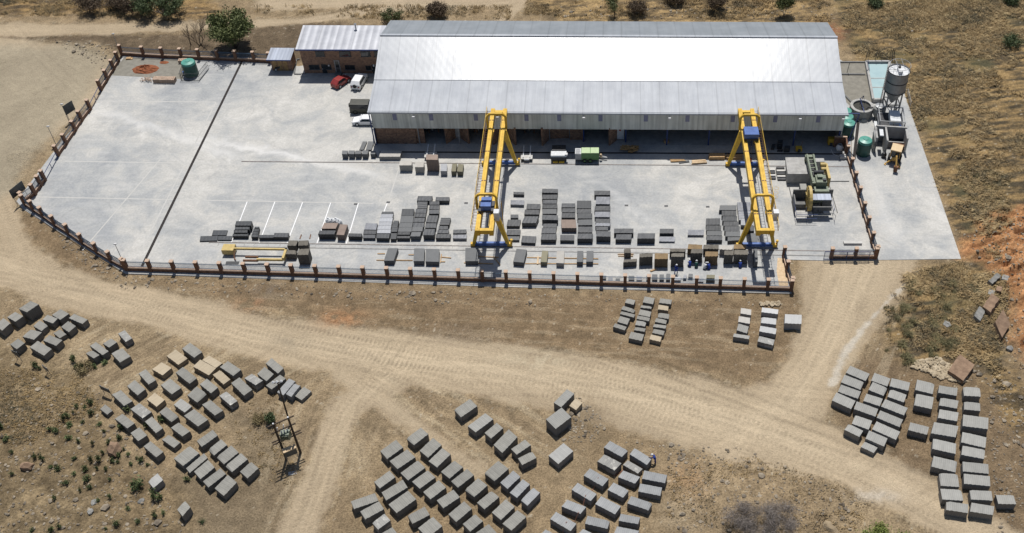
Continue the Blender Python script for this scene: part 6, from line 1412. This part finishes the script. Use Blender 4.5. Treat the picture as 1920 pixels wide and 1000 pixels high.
# ================================================================ PLANTS
def leaves_at(cs, n_per, spread, size, rs, squash=.7, thin=.55):
    """returns a mesh builder of small leaf quads clustered round the given centres"""
    cs = np.array(cs); n_ = len(cs)*n_per; c_ = np.repeat(cs, n_per, 0)+rs.normal(0, 1, (n_, 3))*np.array([spread, spread, spread*squash])
    a = rs.normal(0, 1, (n_, 3)); a /= np.linalg.norm(a, axis=1)[:, None]; b = np.cross(a, rs.normal(0, 1, (n_, 3))); b /= np.linalg.norm(b, axis=1)[:, None]
    s_ = size*rs.uniform(.6, 1.4, (n_, 1)); v = np.stack([c_-a*s_, c_-b*s_*thin, c_+a*s_, c_+b*s_*thin], 1).reshape(-1, 3)
    v[:, 2] = np.maximum(v[:, 2], .03)
    mb = MB(); mb.v = [tuple(p) for p in v.tolist()]; mb.f = [(4*i, 4*i+1, 4*i+2, 4*i+3) for i in range(n_)]; mb.m = [0]*n_; return mb
def branchy(h, r, rd, levels=4, spread=.55, split=3, up=.55, taper=.62):
    mb = MB(); tips = []
    def grow(p, d, L, r_, k):
        q = p+d*L*.5+Vector((rd.uniform(-1, 1), rd.uniform(-1, 1), 0))*L*.08; e = q+(d+Vector((rd.uniform(-.2, .2), rd.uniform(-.2, .2), .1))).normalized()*L*.5
        n_ = 6 if k > 2 else 3; mb.tube(p, q, r_, r_*.85, n_, False); mb.tube(q, e, r_*.85, r_*taper, n_, False)
        if k == 0: tips.append(tuple(e)); return
        if k <= 2: tips.append(tuple(q))
        for i in range(split):
            a_ = rd.uniform(0, 6.28); s_ = spread*rd.uniform(.6, 1.3); nd = (d+Vector((math.cos(a_)*s_, math.sin(a_)*s_, up*rd.uniform(-.2, .5)))).normalized(); grow(e if i < split-1 else q, nd, L*rd.uniform(.62, .85), r_*taper, k-1)
    return mb, tips, grow
def tree(px, h, w_, leafmat, bark, label, seed, dens=40, leaf=.16, levels=4, stems=3, cat='tree', name='tree', trunk=.13, split=3, clump=.35):
    rd = random.Random(seed); rs = np.random.default_rng(seed); x, y = G(*px); r = empty(name, (x, y, zat(x, y)-.05), rd.uniform(0, 6), label, cat)
    mb, tips, grow = branchy(h, trunk, rd, split=split)
    for i in range(stems):
        a_ = 6.28*i/stems+rd.uniform(-.4, .4); s_ = .35 if stems == 1 else w_/h*.55
        grow(Vector((math.cos(a_)*.1, math.sin(a_)*.1, 0)), Vector((math.cos(a_)*s_, math.sin(a_)*s_, 1)).normalized(), h*.38, trunk, levels)
    # fit the limbs to the crown's height and width
    mz = max(t[2] for t in tips); mr = max(math.hypot(t[0], t[1]) for t in tips); kx, kz = (w_/2)/mr*.95, h/mz*.95
    mb.v = [(v[0]*(kx if v[2] > .3 else 1), v[1]*(kx if v[2] > .3 else 1), v[2]*kz) for v in mb.v]; tips = [(t[0]*kx, t[1]*kx, t[2]*kz) for t in tips]
    mb.build('trunk', bark, r)
    if dens and leafmat == 'twig_grey':
        leaves_at(tips, 3, .34, .30, rs, .8, .03).build('crown', leafmat, r)
    elif dens:
        keep = [t for t in tips if rd.random() < .85]; leaves_at(keep, dens, clump, leaf, rs).build('crown', leafmat, r)
    return r
tree((442, 90), 7.2, 9.2, 'leaf_olive', 'bark', 'big green olive-leaved tree behind the back fence', 3, 30, .19, 4, 4, clump=.5)
tree((376, 86), 6.2, 6.4, None, 'bark', 'bare dark-branched tree left of the green tree', 5, 0, levels=5, stems=3, trunk=.12)
tree((358, 85), 5.2, 3.0, None, 'bark', 'thin bare sapling left of the bare dark tree', 6, 0, levels=3, stems=2, trunk=.07)
tree((1152, 36), 4.2, 5.2, 'leaf_olive', 'bark', 'grey-green tree with dark trunk behind the shed roof', 7, 12, .13, 4, 1, trunk=.14)
tree((1195, 26), 2.8, 4.4, 'leaf_brown', 'bark_grey', 'brownish thornbush right of the grey-green tree', 8, 8, .12, 4, 5, 'bush', 'thornbush', .06)
tree((1345, 20), 3.6, 5.0, 'leaf_brown', 'bark', 'dark thornbush behind the middle of the shed roof', 9, 8, .12, 4, 5, 'bush', 'thornbush', .06)
tree((1262, 4), 3.0, 5.0, 'leaf_brown', 'bark', 'dark thornbush at the top edge left of the middle one', 19, 8, .12, 4, 5, 'bush', 'thornbush', .06)
tree((1470, 30), 4.2, 4.2, 'leaf_olive', 'bark', 'dark green tree behind the right end of the shed', 10, 18, .13, 4, 2, trunk=.1)
tree((305, 26), 5.0, 10.5, 'leaf_green', 'bark_grey', 'green and dark bush thicket at the top left', 11, 14, .15, 4, 6, 'bush', 'thicket', .08)
tree((190, 10), 4.0, 12, 'leaf_brown', 'bark_grey', 'dark brown scrub thicket at the upper left edge', 12, 12, .13, 4, 6, 'bush', 'thicket', .06)
tree((255, 16), 3.8, 9.5, 'leaf_brown', 'bark_grey', 'brown scrub joining the green thicket at top left', 22, 12, .13, 4, 6, 'bush', 'thicket', .06)
tree((822, 30), 2.6, 4.0, 'leaf_brown', 'bark', 'reddish brown bush behind the shed\'s left half', 13, 14, .12, 4, 5, 'bush', 'thornbush', .06)
tree((735, 38), 1.9, 4.5, 'leaf_olive', 'bark', 'low olive bush just behind the shed\'s left end', 23, 12, .12, 3, 5, 'bush', 'low_bush', .05)
tree((1640, 12), 1.8, 3.0, 'leaf_green', 'bark', 'small green bush among dry grass at the top', 24, 14, .12, 3, 5, 'bush', 'low_bush', .05)
tree((1895, 8), 1.8, 2.6, 'leaf_green', 'bark', 'small green bush in the top right corner', 25, 16, .12, 3, 5, 'bush', 'low_bush', .05)
tree((1895, 85), 1.8, 3.6, 'leaf_green', 'bark', 'green bush at the right edge in the dry grass', 26, 12, .12, 3, 5, 'bush', 'low_bush', .05)
tree((1392, 985), 2.9, 5.2, 'twig_grey', 'bark_grey', 'big bare grey thornbush at the bottom, left half', 14, 5, .07, 5, 5, 'bush', 'thornbush', .045)
tree((1455, 988), 3.1, 5.6, 'twig_grey', 'bark_grey', 'big bare grey thornbush at the bottom, right half', 15, 5, .07, 5, 5, 'bush', 'thornbush', .045)
tree((1425, 1032), 2.9, 5.6, 'twig_grey', 'bark_grey', 'bare grey thornbush cut by the bottom edge', 16, 5, .07, 5, 5, 'bush', 'thornbush', .045)
tree((1540, 985), 2.8, 2.6, None, 'bark', 'thin bare sapling right of the big thornbush', 17, 0, levels=4, stems=2, trunk=.05, cat='bush', name='sapling')
tree((1642, 1030), 3.0, 4.4, 'leaf_lime', 'bark', 'yellow-green bush rising at the bottom edge', 18, 26, .10, 4, 3, 'bush', 'green_bush', .07)
tree((1690, 1035), 2.6, 2.6, 'leaf_lime', 'bark', 'smaller yellow-green bush at the bottom edge', 28, 22, .10, 4, 3, 'bush', 'green_bush', .06)
tree((510, 792), 1.5, 1.2, 'leaf_green', 'bark', 'round dark green bush left of the transformer poles', 20, 30, .09, 2, 5, 'bush', 'low_bush', .04, clump=.16)
tree((487, 790), .8, 1.7, 'leaf_dry', 'bark_grey', 'dry brown bush left of the round green bush', 21, 16, .08, 2, 6, 'bush', 'low_bush', .03, clump=.2)
tree((158, 692), .8, 2.2, 'leaf_dry', 'bark_grey', 'yellowish brush patch under the small block group', 27, 14, .09, 2, 8, 'bush', 'low_bush', .03, clump=.25)
x, y = G(379, 980); r = empty('spiky_plant', (x, y, 0), 0, 'spiky dark rosette plant at the bottom right of lone blocks', 'plant'); mb = MB(); rd = random.Random(4)
for i in range(34):
    a_ = rd.uniform(0, 6.28); e = rd.uniform(.1, .9); L_ = rd.uniform(.5, .85); mb.tube((0, 0, .05), (math.cos(a_)*L_*(1-e*.5), math.sin(a_)*L_*(1-e*.5), .1+L_*e), .035, .005, 3)
mb.build('leaves', 'leaf_green', r)
def weed(seed, h=.6, w_=.5):
    rs = np.random.default_rng(seed); rd = random.Random(seed); cs = []; mb = MB()
    for i in range(7):
        a_ = rd.uniform(0, 6.28); q = (math.cos(a_)*w_*.6*rd.random(), math.sin(a_)*w_*.6*rd.random(), h*rd.uniform(.5, 1)); mb.tube((0, 0, 0), q, .02, .008, 3, False); cs += [q, (q[0]*.6, q[1]*.6, q[2]*.55)]
    return mb, leaves_at(cs, 14, .11, .075, rs)
weeds = []
def put_weed(px, py, s_, label, group):
    i = random.randrange(6); x, y = G(px, py)
    if len(weeds) <= i or weeds[i] is None:
        while len(weeds) <= i: weeds.append(None)
        a_, b__ = weed(40+i); r = empty('weed', (x, y, 0)); a_.build('stem', 'leaf_brown', r); b__.build('foliage', 'leaf_weed', r); weeds[i] = r
    else: r = copy_tree(weeds[i])
    r.location = (x, y, zat(x, y)-.02); r.scale = (s_*random.uniform(.6, 1.3), s_*random.uniform(.6, 1.2), s_*random.uniform(.8, 1.6)); r.rotation_euler = (random.uniform(-.3, .3), random.uniform(-.3, .3), random.uniform(0, 6)); tag(r, label, 'plant', group)
tufts = []
def put_tuft(px, py, s_, label, group):
    x, y = G(px, py)
    if len(tufts) < 4:
        rd = random.Random(70+len(tufts)); mb = MB()
        for i in range(60):
            a_ = rd.uniform(0, 6.28); L_ = rd.uniform(.3, .9); b0 = (rd.gauss(0, .22), rd.gauss(0, .16), 0); m_ = (b0[0]+math.cos(a_)*L_*.3, b0[1]+math.sin(a_)*L_*.3, L_*.6); mb.tube(b0, m_, .022, .018, 3, False).tube(m_, (b0[0]+math.cos(a_)*L_*.8, b0[1]+math.sin(a_)*L_*.8, L_*rd.uniform(.5, .9)), .018, .004, 3, False)
        r = mb.build('grass_tuft', 'leaf_tuft'); tufts.append(r)
    else: r = copy_tree(tufts[random.randrange(4)])
    r.location = (x, y, zat(x, y)-.02); r.scale = (s_*1.4, s_*1.2, s_); r.rotation_euler = (0, 0, random.uniform(0, 6)); tag(r, label, 'grass tuft', group)
WL = [(690, 35), (640, 60), (585, 60), (550, 110), (690, 105), (510, 130), (480, 150), (525, 190), (625, 175), (755, 185), (785, 240), (375, 230), (430, 245), (45, 300), (520, 295), (595, 315), (695, 340), (820, 320), (895, 295), (95, 400), (265, 430), (330, 465), (385, 500),
      (430, 535), (555, 440), (680, 465), (735, 520), (795, 530), (750, 450), (880, 475), (780, 405), (960, 410), (1020, 440), (495, 625), (665, 600), (680, 660), (600, 690), (825, 600), (745, 760), (965, 820), (1160, 890), (1235, 860), (870, 940), (800, 970), (450, 960),
      (1040, 915), (1400, 600), (95, 560), (5, 210), (420, 740), (640, 520), (900, 420), (1060, 460), (1110, 490), (840, 470), (930, 380), (990, 490), (560, 560), (250, 980), (830, 740), (1200, 740), (380, 990)]
for x_, y_ in WL: put_weed(x_/4, 750+y_/4, random.uniform(.7, 1.35), 'leafy green weed on the brown slope at the lower left', 'weeds on the lower left slope')
for x_, y_, s_, lb in ((1050, 655, 2.4, 'tall green weed clump beside the whitish lone block'), (1155, 755, 1.7, 'green weed clump below the whitish lone block')): put_weed(x_/4, 750+y_/4, s_, lb, 'weeds on the lower left slope')
for x_, y_, s_ in ((69, 688, 1.2), (75, 692, .9), (137, 682, 1.3), (143, 690, 1.3), (178, 690, 1.2), (197, 682, 1.1), (151, 690, 1.)): put_weed(x_, y_, s_, 'green weed near the small signboards and four-block group', 'weeds near the small signboards')
for x_, y_, s_ in ((240, 770, 1.6), (305, 790, 1.3), (298, 786, 1.), (274, 803, 1.2), (226, 806, 1.3), (232, 800, 1.), (224, 825, 1.4), (237, 762, 1.)): put_weed(x_, y_, s_, 'green weed growing between the blocks of the left field', 'weeds between the left blocks')
for i in range(56):
    x_, y_ = random.choice(((random.uniform(1660, 1720), random.uniform(575, 690)), (random.uniform(1700, 1790), random.uniform(520, 600)), (random.uniform(1735, 1790), random.uniform(600, 670))))
    put_tuft(x_, y_, random.uniform(.5, 1.25), 'olive green grass tuft on the rough ground right of the loading road', 'green tufts right of the loading road')
# ---------------------------------------------------------------- dry grass as ground cover
def grass(name, polys, label, mat, hmin, hmax, lean=(.8, -.35), blades=7, L0=1.):
    P = in_px(polys, 0); n_ = len(P); g_ = fbm(P[:, 0]*.22, P[:, 1]*.22, 201, 3); keep = g_ > rng.uniform(.40, .60, n_); P = P[keep]; n_ = len(P)
    base = np.repeat(P, blades, 0)+rng.normal(0, .22, (n_*blades, 2)); z = terrain(base[:, 0], base[:, 1]); N = len(base)
    sw = fbm(base[:, 0]*.1, base[:, 1]*.1, 203, 2)*5+rng.normal(0, .5, N)
    h = rng.uniform(hmin, hmax, N); L_ = h*rng.uniform(.5, 1.4, N)*L0; dx = np.cos(sw)*L_; dy = np.sin(sw)*L_*.7; wx = rng.uniform(.02, .05, N); px_, py_ = -dy/L_*wx, dx/L_*wx
    v = np.stack([np.stack([base[:, 0]-px_, base[:, 1]-py_, z-.02], 1), np.stack([base[:, 0]+px_, base[:, 1]+py_, z-.02], 1),
                  np.stack([base[:, 0]+dx*.5+px_, base[:, 1]+dy*.5+py_, z+h*.75], 1), np.stack([base[:, 0]+dx*.5-px_, base[:, 1]+dy*.5-py_, z+h*.75], 1),
                  np.stack([base[:, 0]+dx, base[:, 1]+dy, z+h*.7], 1)], 1).reshape(-1, 3)
    i5 = (np.arange(N)*5)[:, None]; me = bpy.data.meshes.new(name)
    f = [(a_, a_+1, a_+2, a_+3) for a_ in i5[:, 0].tolist()]+[(a_+3, a_+2, a_+4) for a_ in i5[:, 0].tolist()]
    me.from_pydata(v.tolist(), [], f); me.materials.append(MATS[mat]); o = bpy.data.objects.new(name, me); COL.objects.link(o); tag(o, label, 'grass', None, 'stuff')
m, nt, b = new_mat('dry_blades', .8); v = mapping(nt); n1_ = noise(nt, .12, 4, .6, v); n2_ = noise(nt, 1.6, 3, .7, v)
r = ramp(nt, [(.36, (.065, .062, .036)), (.44, (.14, .11, .06)), (.52, (.30, .205, .09)), (.62, (.50, .37, .19))]); nt.links.new(math_(nt, 'ADD', math_(nt, 'MULTIPLY', n1_.outputs[0], .5), math_(nt, 'MULTIPLY', n2_.outputs[0], .5)), r.inputs[0]); nt.links.new(r.outputs[0], b.inputs['Base Color'])

m, nt, b = new_mat('straw_blades', .8); v = mapping(nt); n1_ = noise(nt, .9, 4, .6, v); r = ramp(nt, [(.35, (.22, .16, .08)), (.65, (.55, .42, .22))]); nt.links.new(n1_.outputs[0], r.inputs[0]); nt.links.new(r.outputs[0], b.inputs['Base Color'])
grass('dry_grass', [([(1565, -20), (1935, -20), (1935, 400), (1850, 455), (1808, 480), (1705, 190), (1700, 120), (1600, 100)], 15000), ([(1700, 515), (1808, 492), (1870, 460), (1890, 560), (1880, 690), (1760, 665), (1665, 640), (1665, 570)], 4200),
                    ([(1860, 690), (1935, 690), (1935, 760), (1880, 730)], 260)], 'dry golden grass covering the slope on the right', 'dry_blades', .25, .6)
grass('lying_grass', [([(1565, -20), (1935, -20), (1935, 400), (1850, 455), (1808, 480), (1705, 190), (1700, 120), (1600, 100)], 3600), ([(1700, 515), (1808, 492), (1870, 460), (1890, 560), (1880, 690), (1760, 665), (1665, 640), (1665, 570)], 700)], 'long straw-coloured grass lying in swathes on the right slope', 'straw_blades', .15, .38, blades=9, L0=2.6)
grass('back_grass', [([(985, -20), (1560, -20), (1560, 40), (985, 34)], 4200), ([(-20, -20), (280, -20), (330, 40), (200, 32), (-20, 28)], 2600), ([(480, 10), (960, 12), (960, 38), (720, 36), (480, 26)], 900)], 'dry grass and scrub behind the shed and fence', 'dry_blades', .25, .6)
grass('slope_grass', [([(-20, 690), (150, 700), (190, 770), (60, 830), (-20, 830)], 900), ([(1255, 870), (1420, 860), (1560, 900), (1640, 960), (1600, 1010), (1255, 1010)], 600), ([(430, 770), (520, 740), (560, 900), (500, 980)], 130)], 'thin dry grass on the bare lower slopes', 'dry_blades', .12, .3)
